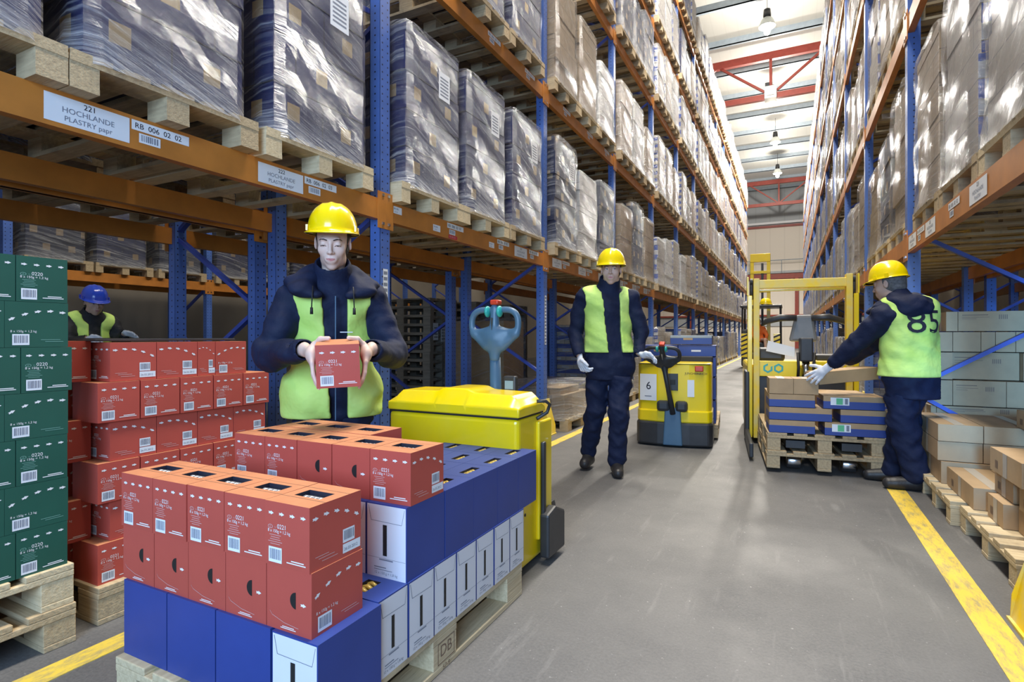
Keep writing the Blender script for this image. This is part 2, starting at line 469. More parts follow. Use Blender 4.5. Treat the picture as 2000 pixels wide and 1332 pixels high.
class MB:
    def __init__(self):
        self.v, self.f, self.m, self.mats = [], [], [], []

    def mi(self, mat):
        if mat not in self.mats:
            self.mats.append(mat)
        return self.mats.index(mat)

    def add(self, vs, fs, mat):
        b = len(self.v)
        self.v += [tuple(x) for x in vs]
        i = self.mi(mat)
        for f in fs:
            self.f.append(tuple(b + k for k in f))
            self.m.append(i)

    def box(self, x0, y0, z0, x1, y1, z1, mat, R=None, c=None):
        vs = [(x, y, z) for x in (x0, x1) for y in (y0, y1) for z in (z0, z1)]
        if R is not None:
            c = Vector(c or (0, 0, 0))
            vs = [tuple(R @ (Vector(p) - c) + c) for p in vs]
        self.add(vs, [(0, 1, 3, 2), (4, 6, 7, 5), (0, 4, 5, 1), (2, 3, 7, 6), (0, 2, 6, 4), (1, 5, 7, 3)], mat)

    def bar(self, a, b, w, h, mat, up=(0, 0, 1)):
        a, b = Vector(a), Vector(b)
        d = (b - a).normalized()
        up = Vector(up)
        if abs(d.dot(up)) > 0.98:
            up = Vector((1, 0, 0))
        s_ = d.cross(up).normalized() * (w / 2)
        t = s_.cross(d).normalized() * (h / 2)
        vs = [p + i * s_ + j * t for p in (a, b) for i, j in ((-1, -1), (1, -1), (1, 1), (-1, 1))]
        self.add(vs, [(3, 2, 1, 0), (4, 5, 6, 7), (0, 1, 5, 4), (1, 2, 6, 5), (2, 3, 7, 6), (3, 0, 4, 7)], mat)

    def tube(self, pts, r, mat, seg=10, caps=True):
        pts = [Vector(p) for p in pts]
        rs = r if isinstance(r, (list, tuple)) else [r] * len(pts)
        rings = []
        ref = None
        for i, p in enumerate(pts):
            d = (pts[min(i + 1, len(pts) - 1)] - pts[max(i - 1, 0)]).normalized()
            if ref is None:
                ref = Vector((0, 0, 1)) if abs(d.z) < 0.9 else Vector((1, 0, 0))
            s_ = d.cross(ref).normalized()
            t = s_.cross(d).normalized()
            ref = t
            rings.append([p + rs[i] * (math.cos(a) * s_ + math.sin(a) * t) for a in [2 * math.pi * k / seg for k in range(seg)]])
        vs = [v for rg in rings for v in rg]
        fs = []
        for i in range(len(pts) - 1):
            for k in range(seg):
                a, b2 = i * seg + k, i * seg + (k + 1) % seg
                fs.append((a, b2, b2 + seg, a + seg))
        if caps:
            fs.append(tuple(reversed(range(seg))))
            fs.append(tuple(range(len(vs) - seg, len(vs))))
        self.add(vs, fs, mat)

    def lathe(self, prof, c, mat, seg=20, axis='z'):
        vs = []
        for r, h in prof:
            for k in range(seg):
                a = 2 * math.pi * k / seg
                x, y = r * math.cos(a), r * math.sin(a)
                p = (x, y, h) if axis == 'z' else ((h, x, y) if axis == 'x' else (y, h, x))
                vs.append((p[0] + c[0], p[1] + c[1], p[2] + c[2]))
        fs = []
        for i in range(len(prof) - 1):
            for k in range(seg):
                a, b2 = i * seg + k, i * seg + (k + 1) % seg
                fs.append((a, b2, b2 + seg, a + seg))
        fs.append(tuple(reversed(range(seg))))
        fs.append(tuple(range(len(vs) - seg, len(vs))))
        self.add(vs, fs, mat)

    def prism(self, poly, axis, a, b, mat):
        """poly: 2-D outline; extruded along axis from a to b"""
        def P3(p, t):
            return {'x': (t, p[0], p[1]), 'y': (p[0], t, p[1]), 'z': (p[0], p[1], t)}[axis]
        n = len(poly)
        vs = [P3(p, a) for p in poly] + [P3(p, b) for p in poly]
        fs = [tuple(reversed(range(n))), tuple(range(n, 2 * n))]
        for k in range(n):
            fs.append((k, (k + 1) % n, n + (k + 1) % n, n + k))
        self.add(vs, fs, mat)

    def poly2(self, pts, o, u, v, mat):
        o, u, v = Vector(o), Vector(u), Vector(v)
        self.add([o + u * p[0] + v * p[1] for p in pts], [tuple(range(len(pts)))], mat)

    def quad(self, x, y, w, h, o, u, v, mat):
        self.poly2([(x, y), (x + w, y), (x + w, y + h), (x, y + h)], o, u, v, mat)

    def text(self, s, size, x, y, o, u, v, mat, center=False):
        vs, fs = text_geo(s)
        if not vs:
            return
        if center:
            x = x - (max(p[0] for p in vs) + min(p[0] for p in vs)) / 2 * size
        o, u, v = Vector(o), Vector(u), Vector(v)
        self.add([o + u * (x + p[0] * size) + v * (y + p[1] * size) for p in vs], fs, mat)

    def barcode(self, x, y, w, h, o, u, v, n=Vector((0, 0, 0)), seed=1):
        self.quad(x, y, w, h, o, u, v, M['white'])
        rr = random.Random(seed)
        px = x + w * 0.1
        o2 = Vector(o) + Vector(n) * 0.0004
        while px < x + w * 0.88:
            bw = w * rr.choice((0.03, 0.05, 0.07))
            self.quad(px, y + h * 0.2, bw, h * 0.68, o2, u, v, M['grey_ink'])
            px += bw + w * rr.choice((0.03, 0.05))

    def mesh(self, name, smooth=False):
        me = bpy.data.meshes.new(name)
        me.from_pydata(self.v, [], self.f)
        for m_ in self.mats:
            me.materials.append(m_)
        me.polygons.foreach_set('material_index', self.m)
        if smooth:
            me.polygons.foreach_set('use_smooth', [True] * len(self.f))
        me.update()
        return me

    def obj(self, name, parent=None, bevel=0.0, smooth=False, loc=None, seg=2):
        me = self.mesh(name, smooth)
        bm = bmesh.new()
        bm.from_mesh(me)
        bmesh.ops.recalc_face_normals(bm, faces=bm.faces)
        bm.to_mesh(me)
        bm.free()
        o = bpy.data.objects.new(name, me)
        COL.objects.link(o)
        if loc:
            o.location = loc
        if parent:
            o.parent = parent
        if bevel:
            b = o.modifiers.new('bevel', 'BEVEL')
            b.width = bevel
            b.segments = seg
            b.limit_method = 'ANGLE'
            b.angle_limit = math.radians(40)
        if smooth:
            me.polygons.foreach_set('use_smooth', [True] * len(me.polygons))
        return o


def link_obj(name, me, parent=None, loc=(0, 0, 0), rz=0.0):
    o = bpy.data.objects.new(name, me)
    COL.objects.link(o)
    o.location = loc
    o.rotation_euler = (0, 0, rz)
    if parent:
        o.parent = parent
    return o


def tag(o, label, cat, group=None):
    o['label'] = label
    o['category'] = cat
    if group:
        o['group'] = group
    return o


def thing(name, label, cat, loc=(0, 0, 0), rz=0.0, group=None):
    o = bpy.data.objects.new(name, None)
    o.empty_display_size = 0.1
    COL.objects.link(o)
    o.location = loc
    o.rotation_euler = (0, 0, rz)
    return tag(o, label, cat, group)


def structure(o):
    o['kind'] = 'structure'
    return o


def dup(root, loc, rz, label, group=None):
    r = root.copy()
    COL.objects.link(r)
    r.location = loc
    r.rotation_euler = (0, 0, rz)
    r['label'] = label
    if group:
        r['group'] = group
    for ch in list(root.children):
        c = ch.copy()
        COL.objects.link(c)
        c.parent = r
        for g in list(ch.children):
            d = g.copy()
            COL.objects.link(d)
            d.parent = c
    return r


def proj(X, Y, Z):
    s_, c_ = math.sin(YAW), math.cos(YAW)
    D = -X * s_ + Y * c_
    r = X * c_ + Y * s_
    return (1000 + 1080 * r / max(D, 0.01), 656 - (Z - CAM_H) * 1080 / max(D, 0.01), D)


ORD = ['first', 'second', 'third', 'fourth', 'fifth', 'sixth', 'seventh', 'eighth', 'ninth', 'tenth', 'eleventh',
       'twelfth', 'thirteenth', 'fourteenth', 'fifteenth', 'sixteenth']
rnd = random.Random(7)

# ---------------------------------------------------------------- setting: floor, walls, roof
b = MB(); b.box(-12, -4, -0.1, 7, 58, 0, M['concrete']); structure(b.obj('floor'))
b = MB(); b.box(-12, 55.9, 0, 7, 56.2, 11.0, M['wall_white']); b.box(-12, 55.95, 11.0, 7, 56.2, 16, M['wall_grey'])
b.box(-12, 55.8, 2.0, 7, 55.9, 2.9, M['wall_grey'])
structure(b.obj('wall_back'))
b = MB(); b.box(-12.0, 0, 0, -11.8, 56, 14.6, M['wall_tan']); structure(b.obj('wall_left'))
b = MB(); b.box(6.8, -1, 0, 7.0, 56, 14.6, M['wall_tan']); structure(b.obj('wall_right'))
b = MB(); b.add([(-12, 18, 14.5), (7, 18, 14.5), (7, 56.2, 14.5), (-12, 56.2, 14.5)], [(0, 1, 2, 3)], M['roof']); structure(b.obj('ceiling'))
for k, y in enumerate(np.arange(20.5, 56, 3.1)):
    b = MB()
    b.box(-12, y - 0.09, 14.22, 7, y - 0.03, 14.5, M['purlin']); b.box(-12, y - 0.09, 14.22, 7, y + 0.09, 14.25, M['purlin'])
    structure(b.obj('trim_%d' % (k + 1)))
for k, y in enumerate((2.0, 28.0, 51.0)):
    b = MB()
    b.bar((-12, y, 13.95), (7, y, 13.95), 0.22, 0.34, M['red_steel'])
    b.bar((-12, y, 12.1), (7, y, 12.1), 0.2, 0.26, M['red_steel'])
    for x in (-9.9, -5.3, -0.75, 3.8):
        b.bar((x, y, 12.1), (x, y, 13.9), 0.12, 0.12, M['red_steel'])
        b.bar((x, y, 12.15), (x - 2.2, y, 13.85), 0.1, 0.1, M['red_steel'], up=(0, 1, 0))
        b.bar((x, y, 12.15), (x + 2.2, y, 13.85), 0.1, 0.1, M['red_steel'], up=(0, 1, 0))
    structure(b.obj('trim_%d' % (k + 20)))
# steel on the end wall
b = MB(); b.box(-12, 55.7, 11.0, 7, 55.9, 11.2, M['red_steel']); b.box(-12, 55.6, 11.3, 7, 55.8, 11.5, M['white']); structure(b.obj('trim_30'))
b = MB(); b.box(-12, 55.6, 6.3, 7, 55.9, 6.75, M['red_steel']); b.box(-12, 55.6, 6.8, 7, 55.9, 7.0, M['wall_grey']); structure(b.obj('trim_31'))
b = MB(); b.box(-12, 55.6, 2.9, 7, 55.9, 3.05, M['red_steel']); structure(b.obj('trim_32'))
for k, x in enumerate((-8.6, 0.62)):
    b = MB(); b.box(x - 0.15, 55.5, 0, x + 0.15, 55.95, 6.4, M['red_steel']); structure(b.obj('trim_%d' % (33 + k)))
b = MB(); b.tube([(-12, 55.3, 7.95), (7, 55.3, 7.95)], 0.04, M['purlin'], 6)
for x in np.arange(-11, 7, 2.6):
    b.tube([(x, 55.3, 6.9), (x, 55.3, 7.95)], 0.03, M['purlin'], 6)
structure(b.obj('trim_36'))

for nm, (x0, x1, sd) in {'left': (-2.245, -2.145, 0), 'right': (0.64, 0.755, 1)}.items():
    b = MB(); b.box(x0, -1.0, 0.0, x1, 44, 0.0025, M['line'])
    tag(b.obj('floor_line'), 'worn yellow painted floor line along the foot of the %s rack' % nm, 'floor line')

# roof lamps down the aisle
def lamp_parts(t):
    b = MB(); b.lathe([(0.0, 0.66), (0.12, 0.66), (0.14, 0.45), (0.13, 0.34)], (0, 0, 0), M['dark'], 16); b.obj('ballast_housing', t, smooth=True)
    b = MB(); b.lathe([(0.13, 0.34), (0.2, 0.28), (0.29, 0.06), (0.30, 0.0), (0.28, 0.0), (0.19, 0.26), (0.1, 0.3)], (0, 0, 0), M['reflector'], 24); b.obj('reflector', t, smooth=True)
    b = MB(); b.lathe([(0.0, 0.2), (0.11, 0.16), (0.13, -0.05), (0.11, -0.22), (0.06, -0.3), (0.0, -0.31)], (0, 0, 0), M['glass_lamp'], 14); b.obj('bulb', t, smooth=True)
    b = MB(); b.tube([(0, 0, 0.66), (0, 0, 1.5)], 0.012, M['dark'], 6); b.obj('suspension_rod', t)
LAMPS = [(23.3, 'nearest'), (30.5, 'second'), (37.5, 'third'), (44.7, 'farthest')]
for i, (y, w) in enumerate(LAMPS):
    lab = '%s of the four lit bell-shaped lamps hanging from the roof over the aisle' % w
    if i == 0:
        lamp0 = thing('ceiling_lamp', lab, 'lamp', (-0.75, y, 12.95), group='high bay lamps over the aisle')
        lamp_parts(lamp0)
    else:
        dup(lamp0, (-0.75, y, 12.95), 0, lab)
    d = bpy.data.lights.new('lamp_light', 'POINT'); d.energy = 750; d.color = (1.0, 0.94, 0.84); d.shadow_soft_size = 0.25
    o = bpy.data.objects.new('lamp_light', d); o.location = (-0.75, y, 12.0); COL.objects.link(o)
    d = bpy.data.lights.new('lamp_downlight', 'SPOT'); d.energy = 3200; d.color = (1.0, 0.94, 0.84); d.spot_size = math.radians(140); d.spot_blend = 0.7; d.shadow_soft_size = 0.25
    o = bpy.data.objects.new('lamp_downlight', d); o.location = (-0.75, y, 12.5); COL.objects.link(o)
b = MB(); b.box(-1.0, 27.6, 11.9, -0.5, 28.1, 12.45, M['reflector']); b.box(-0.9, 27.5, 12.0, -0.6, 27.6, 12.3, M['white']); b.box(-0.98, 27.8, 12.45, -0.8, 28.0, 12.7, M['dark'])
tag(b.obj('floodlight', bevel=0.01), 'boxy grey floodlight fixed under the middle of the red truss', 'lamp')

# ---------------------------------------------------------------- pallets
def pallet_geo(b, W=0.8, L=1.2, H=0.144, wood='wood', marks=True, z=0.0, ox=0.0, oy=0.0):
    """W along y (front face), L along x"""
    w = M[wood]
    bd = 0.022
    for i, (yc, wd) in enumerate(((0.0725, 0.145), (0.235, 0.1), (0.4, 0.145), (0.565, 0.1), (0.7275, 0.145))):
        yc *= W / 0.8
        b.box(ox, oy + yc - wd / 2, z + H - bd, ox + L, oy + yc + wd / 2, z + H, w)
    for xc in (0.0725, L / 2, L - 0.0725):
        b.box(ox + xc - 0.0725, oy, z + H - 2 * bd, ox + xc + 0.0725, oy + W, z + H - bd, w)
        for yc in (0.05, W / 2, W - 0.05):
            b.box(ox + xc - 0.07, oy + yc - 0.05, z + bd, ox + xc + 0.07, oy + yc + 0.05, z + H - 2 * bd, w)
    for yc in (0.05, W / 2, W - 0.05):
        b.box(ox + 0.001, oy + yc - 0.05, z, ox + L - 0.001, oy + yc + 0.05, z + bd, w)


def pallet_thing(label, loc, rz=0.0, wood='wood', W=0.8, L=1.2, group=None):
    """a pallet with its deck, blocks and skids as parts; origin at a lower corner"""
    t = thing('wooden_pallet', label, 'pallet', loc, rz, group)
    w = M[wood]
    bd, H = 0.022, 0.144
    b = MB()
    for yc, wd in ((0.0725, 0.145), (0.235, 0.1), (0.4, 0.145), (0.565, 0.1), (0.7275, 0.145)):
        b.box(0, yc * W / 0.8 - wd / 2, H - bd, L, yc * W / 0.8 + wd / 2, H, w)
    for xc in (0.0725, L / 2, L - 0.0725):
        b.box(xc - 0.0725, 0, H - 2 * bd, xc + 0.0725, W, H - bd, w)
    b.obj('deck', t, bevel=0.003)
    for xc in (0.0725, L / 2, L - 0.0725):
        for yc in (0.05, W / 2, W - 0.05):
            b = MB(); b.box(xc - 0.07, yc - 0.05, bd, xc + 0.07, yc + 0.05, H - 2 * bd, w); b.obj('block', t, bevel=0.003)
    for yc in (0.05, W / 2, W - 0.05):
        b = MB(); b.box(0.001, yc - 0.05, 0, L - 0.001, yc + 0.05, bd, w); b.obj('skid', t, bevel=0.003)
    return t


pal_mesh = {}
for wd in ('wood', 'wood_new', 'wood_old'):
    b = MB(); pallet_geo(b, 0.82, 1.2, wood=wd); pal_mesh[wd] = b.mesh('pallet')

# ---------------------------------------------------------------- racks
LV = [(1.913, 2.053), (3.813, 3.953), (5.816, 5.956), (7.43, 7.57), (9.35, 9.49)]
LVR = [(1.80, 1.935), (3.62, 3.755), (5.50, 5.635), (7.08, 7.215), (8.90, 9.035)]


def post_mesh(h):
    b = MB()
    for x0, x1, y0, y1 in ((-0.045, -0.041, -0.05, 0.05), (0.041, 0.045, -0.05, 0.05), (-0.045, 0.045, 0.046, 0.05), (-0.045, 0.045, -0.05, -0.046)):
        b.box(x0, y0, 0, x1, y1, h, M['upright'])
    b.box(-0.07, -0.07, 0, 0.07, 0.07, 0.008, M['brace'])
    return b.mesh('upright')


def beam_mesh(L, h=0.14, sgn=1):
    """box beam with its hooked end plates; x depth, y along; front face at x=0 (towards sgn*x)"""
    b = MB()
    b.box(-0.05 * sgn, 0, 0, 0, L, h, M['orange'])
    for y in (0, L):
        d = -0.06 if y == 0 else 0.0
        b.box(0.0, y - 0.03 if y else 0 - 0.05, -0.06, 0.006 * sgn, y + 0.05 if y else 0.03, h + 0.05, M['orange'])
        for zz in (-0.035, h + 0.02):
            b.box(0.006 * sgn, (y + 0.01) if y else -0.03, zz, 0.012 * sgn, (y + 0.03) if y else -0.01, zz + 0.018, M['chrome'])
    return b.mesh('rack_beam')


def rack(name_label, x_front, sgn, y0, pitch, nb, levels, height, depth=1.1, max_front=True, rear_lv=(0, 1), rear_bays=6, skip_far_detail=True):
    """sgn: direction from the rack towards its aisle (+1 or -1 in x). Front face at x_front."""
    t = thing('pallet_rack', name_label, 'rack', (0, 0, 0))
    pm = post_mesh(height)
    xf, xr = x_front - sgn * 0.045, x_front - sgn * (depth - 0.045)
    fronts, rears = {}, {}
    for k in range(nb + 1):
        y = y0 + pitch * k
        fronts[k] = link_obj('upright', pm, t, (xf, y, 0))
        link_obj('upright', pm, t, (xr, y, 0))
        b = MB()
        z = 0.03
        fl = -1
        while z + 0.7 < height:
            a, c2 = (xf, xr) if fl > 0 else (xr, xf)
            b.bar((a, y, z), (c2, y, z + 0.63), 0.03, 0.045, M['brace'], up=(0, 1, 0))
            z += 0.66
            fl = -fl
        b.bar((xf, y, 0.2), (xr, y, 0.2), 0.03, 0.04, M['brace'], up=(0, 1, 0))
        b.obj('frame_brace', t)
    bmf = beam_mesh(pitch - 0.1, 0.14, sgn)
    bmr = beam_mesh(pitch - 0.1, 0.14, -sgn)
    rest = MB()
    for li, (z0, z1) in enumerate(levels):
        for k in range(nb):
            y = y0 + pitch * k + 0.05
            fr = link_obj('rack_beam', bmf, t, (x_front + sgn * 0.002, y, z0))
            fronts[(li, k)] = fr
            if li in rear_lv and k < rear_bays:
                link_obj('rack_beam', bmr, t, (x_front - sgn * depth - sgn * 0.002, y, z0))
            else:
                xa = x_front - sgn * depth
                rest.box(min(xa, xa + sgn * 0.05), y, z0, max(xa, xa + sgn * 0.05), y + pitch - 0.1, z1, M['orange'])
    if rest.f:
        o = rest.obj('rack_beam', t)
        o['kind'] = 'stuff'
    return t, fronts


XL, XR = -2.485, 0.875
YL0, PL, NL = 0.21, 2.8, 14
YR0, PR, NR = 2.75, 2.85, 14
rackL, fL = rack('tall pallet rack with orange beams along the whole left side of the aisle', XL, 1, YL0, PL, NL, LV, 10.3)
rackR, fR = rack('tall pallet rack with orange beams along the whole right side of the aisle', XR, -1, YR0, PR, NR, LVR, 9.9)
rackB, fB = rack('dim rack standing back to back behind the left aisle rack', -4.82, -1, YL0, PL, 5, LV[:1], 5.0, rear_bays=0)
# the back-to-back rack faces the other way: its near side is seen between the uprights
for k in range(5):
    o = link_obj('rack_beam', beam_mesh(PL - 0.1, 0.14, 1), rackB, (-3.70, YL0 + PL * k + 0.05, LV[0][0]))
rackC, fC = rack('rack on the far side of the next aisle, seen under the left rack', -9.1, 1, 0.7, PL, 5, LV[:1], 4.6, rear_bays=0)
rackD, fD = rack('dim rack standing back to back behind the right aisle rack', 3.2, 1, YR0, PR, 4, LVR[:1], 5.0, rear_bays=0)

# diagonal back ties seen inside the right rack
for (a, c2) in (((0.98, 5.45, 0.62), (1.95, 5.45, 1.28)), ((0.98, 5.52, 1.75), (1.95, 5.52, 1.38))):
    pass

# labels on the near beams (one on each load place)
def beam_label(parent, ydir, x, y, z, kind, n, txt):
    """x: face plane offset, text reads along ydir (+1 left rack, -1 right rack)"""
    u, v = Vector((0, ydir, 0)), Vector((0, 0, 1))
    nrm = Vector((ydir, 0, 0))
    b = MB()
    o = Vector((x, y, z)) + nrm * 0.0015
    if kind == 'name':
        b.quad(0, 0, 0.30, 0.105, o, u, v, M['white'])
        o2 = o + nrm * 0.0008
        b.text(txt[0], 0.030, 0.15, 0.078, o2, u, v, M['ink'], True)
        b.text(txt[1], 0.030, 0.15, 0.046, o2, u, v, M['grey_ink'], True)
        b.text(txt[2], 0.028, 0.15, 0.014, o2, u, v, M['grey_ink'], True)
    elif kind == 'place':
        b.quad(0, 0.052, 0.25, 0.042, o, u, v, M['white'])
        b.text(txt[0], 0.032, 0.012, 0.062, o + nrm * 0.0008, u, v, M['ink'])
        b.barcode(0.03, 0.004, 0.09, 0.04, o, u, v, nrm, n)
    elif kind == 'red':
        b.quad(0, 0, 0.13, 0.03, o, u, v, M['red_ink'])
        b.text(txt[0], 0.022, 0.01, 0.008, o + nrm * 0.0008, u, v, M['pale_ink'])
    elif kind == 'blank':
        b.quad(0, 0, 0.1, 0.05, o, u, v, M['white'])
        b.text('RB 006', 0.018, 0.01, 0.028, o + nrm * 0.0008, u, v, M['grey_ink'])
        b.text('02 04', 0.014, 0.02, 0.008, o + nrm * 0.0008, u, v, M['grey_ink'])
    ob = b.obj('location_label', parent)
    return ob


p = fL[(0, 0)]
beam_label(p, 1, 0, 0.80, 0.018, 'name', 1, ('221', 'HOCHLANDE', 'PLASTRY papr'))
beam_label(p, 1, 0, 1.108, 0.03, 'place', 2, ('RB  006  02  02',))
beam_label(p, 1, 0, 1.73, 0.016, 'name', 3, ('222', 'HOCHLANDE', 'PLASTRY papr'))
beam_label(p, 1, 0, 2.04, 0.03, 'place', 4, ('RB  006  02  03',))
p = fL[(0, 1)]
beam_label(p, 1, 0, 0.03, 0.07, 'blank', 5, ())
beam_label(p, 1, 0, 0.52, 0.03, 'blank', 5, ())
beam_label(p, 1, 0, 0.72, 0.035, 'place', 6, ('RB  006  03  01',))
beam_label(p, 1, 0, 0.74, 0.005, 'red', 7, ('RB 006 03',))
beam_label(p, 1, 0, 1.42, 0.03, 'blank', 7, ())
beam_label(p, 1, 0, 1.58, 0.035, 'place', 7, ('RB  006  03  02',))
beam_label(p, 1, 0, 1.95, 0.018, 'name', 8, ('223', 'HOCHLANDE', 'PLASTRY papr'))
beam_label(p, 1, 0, 2.3, 0.035, 'place', 9, ('RB  006  03  03',))
for k in (2, 3):
    p = fL[(0, k)]
    for q in (0.15, 1.05, 1.9):
        beam_label(p, 1, 0, q, 0.02, 'name', 8, ('%d' % (221 + k), 'HOCHLANDE', 'PLASTRY'))
        beam_label(p, 1, 0, q + 0.32, 0.035, 'place', 9, ('RB  006  0%d  0%d' % (k + 2, 1),))
for k in (0, 1, 2):
    p = fL[(1, k)]
    for q in (0.5, 1.4, 2.2):
        beam_label(p, 1, 0, q, 0.035, 'place', 9, ('RB  006  0%d  11' % (k + 2),))
p = fR[(0, 0)]
beam_label(p, -1, 0, 0.98, 0.018, 'name', 1, ('221', 'HOCHLANDE', 'PLASTRY'))
beam_label(p, -1, 0, 1.42, 0.03, 'place', 2, ('RB  005  02  02',))
beam_label(p, -1, 0, 2.06, 0.018, 'name', 3, ('222', 'HOCHLANDE', 'PLASTRY'))
beam_label(p, -1, 0, 2.34, 0.03, 'place', 4, ('RB  005  02  01',))
beam_label(p, -1, 0, 2.68, 0.018, 'name', 3, ('223', 'HOCHLANDE', 'PLASTRY'))

# white strips of stacked barcodes on the uprights
for k in (1, 2, 3):
    up = fL[k]
    b = MB()
    for side in (0,):
        o = Vector((0.0465, -0.022, 1.02)); u = Vector((0, 1, 0)); v = Vector((0, 0, 1))
        b.quad(0, 0, 0.05, 0.56, o, u, v, M['white'])
        for q in range(14):
            b.quad(0.006, 0.015 + q * 0.039, 0.038, 0.022, o + Vector((0.0006, 0, 0)), u, v, M['grey_ink'])
    b.obj('barcode_strip', up)

# yellow upright guards on the floor
def guard_mesh(sgn):
    b = MB()
    b.box(-0.005 if sgn > 0 else -0.10, -0.09, 0.0, 0.10 if sgn > 0 else 0.005, 0.09, 0.012, M['yellow_worn'])
    pr = [(-0.0 * sgn, 0.0), (0.09 * sgn, 0.0), (0.085 * sgn, 0.10), (0.0 * sgn, 0.40)]
    for y in (-0.085, 0.077):
        b.prism(pr, 'y', y, y + 0.008, M['yellow_worn'])
    b.prism([(0.08 * sgn, 0.0), (0.09 * sgn, 0.0), (0.01 * sgn, 0.40), (0.0 * sgn, 0.40)], 'y', -0.085, 0.085, M['yellow_worn'])
    return b.mesh('post_guard')
gmL, gmR = guard_mesh(1), guard_mesh(-1)
for k in range(1, 12):
    y = YL0 + PL * k
    tag(link_obj('post_guard', gmL, None, (XL + 0.005, y, 0)), 'worn yellow steel guard at the foot of the %s upright of the left rack' % (ORD[k - 1]), 'post guard', 'yellow guards along the left rack')
for k in range(0, 9):
    y = YR0 + PR * k
    tag(link_obj('post_guard', gmR, None, (XR - 0.005, y, 0)), 'worn yellow steel guard at the foot of the %s upright of the right rack' % (ORD[k]), 'post guard', 'yellow guards along the right rack')

# ---------------------------------------------------------------- wrapped loads
def block_mesh(mat, w, l, h, seed):
    """carton block: x from 0 (front) to l, y 0..w, z 0..h, courses slightly out of line"""
    r = random.Random(seed)
    b = MB()
    ch = 0.27
    z = 0.0
    while z < h - 0.02:
        z1 = min(h, z + ch)
        j = [r.uniform(-0.012, 0.012) for _ in range(2)]
        b.box(0.03 + j[0], 0.025 + j[1], z, l - 0.03, w - 0.025 + j[1], z1 - 0.003, M[mat])
        z = z1
    return b.mesh('carton_stack')


def film_mesh(mat, w, l, h, seed, flare=0.0):
    """closed film skin around the load, drawn down over the pallet deck, gathered and creased"""
    r = np.random.RandomState(seed)
    n_side = (10, 14)
    per = []
    for i in range(n_side[1]):
        per.append((l * i / n_side[1], 0, 0, -1))
    for i in range(n_side[0]):
        per.append((l, w * i / n_side[0], 1, 0))
    for i in range(n_side[1]):
        per.append((l - l * i / n_side[1], w, 0, 1))
    for i in range(n_side[0]):
        per.append((0, w - w * i / n_side[0], -1, 0))
    nz = 16
    P = len(per)
    vs = []
    ph = r.uniform(0, 6.28, 8)
    for k in range(nz + 1):
        z = -0.03 + (h + 0.045) * k / nz
        for i, (x, y, nx, ny) in enumerate(per):
            d = 0.006 + 0.006 * math.sin(9 * z + 3 * (x + y) + ph[0]) + 0.003 * math.sin(23 * z + 8 * (x + y) + ph[1]) + r.uniform(-0.0015, 0.0015)
            d += 0.012 * math.exp(-max(z, 0) * 12)
            cx, cy = x - l / 2, y - w / 2
            top = 0.0
            if k == nz:
                top = 0.012
            X = x + nx * (d - top)
            Y = y + ny * (d - top)
            if (abs(cx) > l / 2 - 1e-6) and (abs(cy) > w / 2 - 1e-6):
                X = x - math.copysign(0.02, cx); Y = y - math.copysign(0.02, cy)
            vs.append((X, Y, z))
    fs = []
    for k in range(nz):
        for i in range(P):
            a, c2 = k * P + i, k * P + (i + 1) % P
            fs.append((a, c2, c2 + P, a + P))
    fs.append(tuple(range(nz * P, nz * P + P)))
    b = MB()
    b.add(vs, fs, M[mat])
    me = b.mesh('stretch_film', True)
    return me


LOADW = 0.74
KIND = {
    'navy': ('c_navy', 'film_dark', 'dark navy cartons under clear film'),
    'ink': ('c_navy2', 'film_dark', 'near-black cartons under shiny film'),
    'stripe': ('c_stripe', 'film_silver', 'blue and white banded cartons in cloudy film'),
    'band': ('c_stripe2', 'film_silver', 'narrow blue banded cartons in cloudy film'),
    'white': ('c_white', 'film_silver', 'white cartons in silvery film'),
    'grey': ('c_kraft', 'film_brown', 'brown cartons in creased grey film'),
    'tan': ('c_kraft', 'film_silver', 'tan cartons in cloudy film'),
    'mixed': ('c_stripe', 'film_brown', 'blue and white cartons in creased grey film'),
}
HT = {}
_lib = {}


def load_mesh(kind, hq, side):
    key = (kind, hq)
    if key not in _lib:
        cm, fm, _ = KIND[kind]
        _lib[key] = (block_mesh(cm, LOADW, 1.18, hq, hash(key) % 1000 if False else int(hq * 100) + len(kind) * 7),
                     film_mesh(fm, LOADW, 1.18, hq, int(hq * 100) + len(kind) * 13))
    return _lib[key]


sheet_b = MB(); sheet_b.quad(0, 0, 0.15, 0.21, (0, 0, 0), (0, 1, 0), (0, 0, 1), M['white'])
for q in range(6):
    sheet_b.quad(0.02, 0.03 + q * 0.026, 0.11, 0.010, (0.0006, 0, 0), (0, 1, 0), (0, 0, 1), M['grey_ink'])
sheet_mesh = sheet_b.mesh('address_sheet')
loads = []   # (score, kind, hq, side, x, y, z, label, group, wood)
zfit = {1: LV, -1: LVR}


def vis_score(x, y0, y1, z0, z1, far_x):
    pts = [proj(x, y, z) for y in (y0, y1) for z in (z0, z1)]
    xs = [p[0] for p in pts]; ys = [p[1] for p in pts]
    if max(xs) < -5 or min(xs) > 2005 or max(ys) < -5 or min(ys) > 1337:
        return 0
    w = min(2000, max(xs)) - max(0, min(xs)); h = min(1332, max(ys)) - max(0, min(ys))
    return w * h


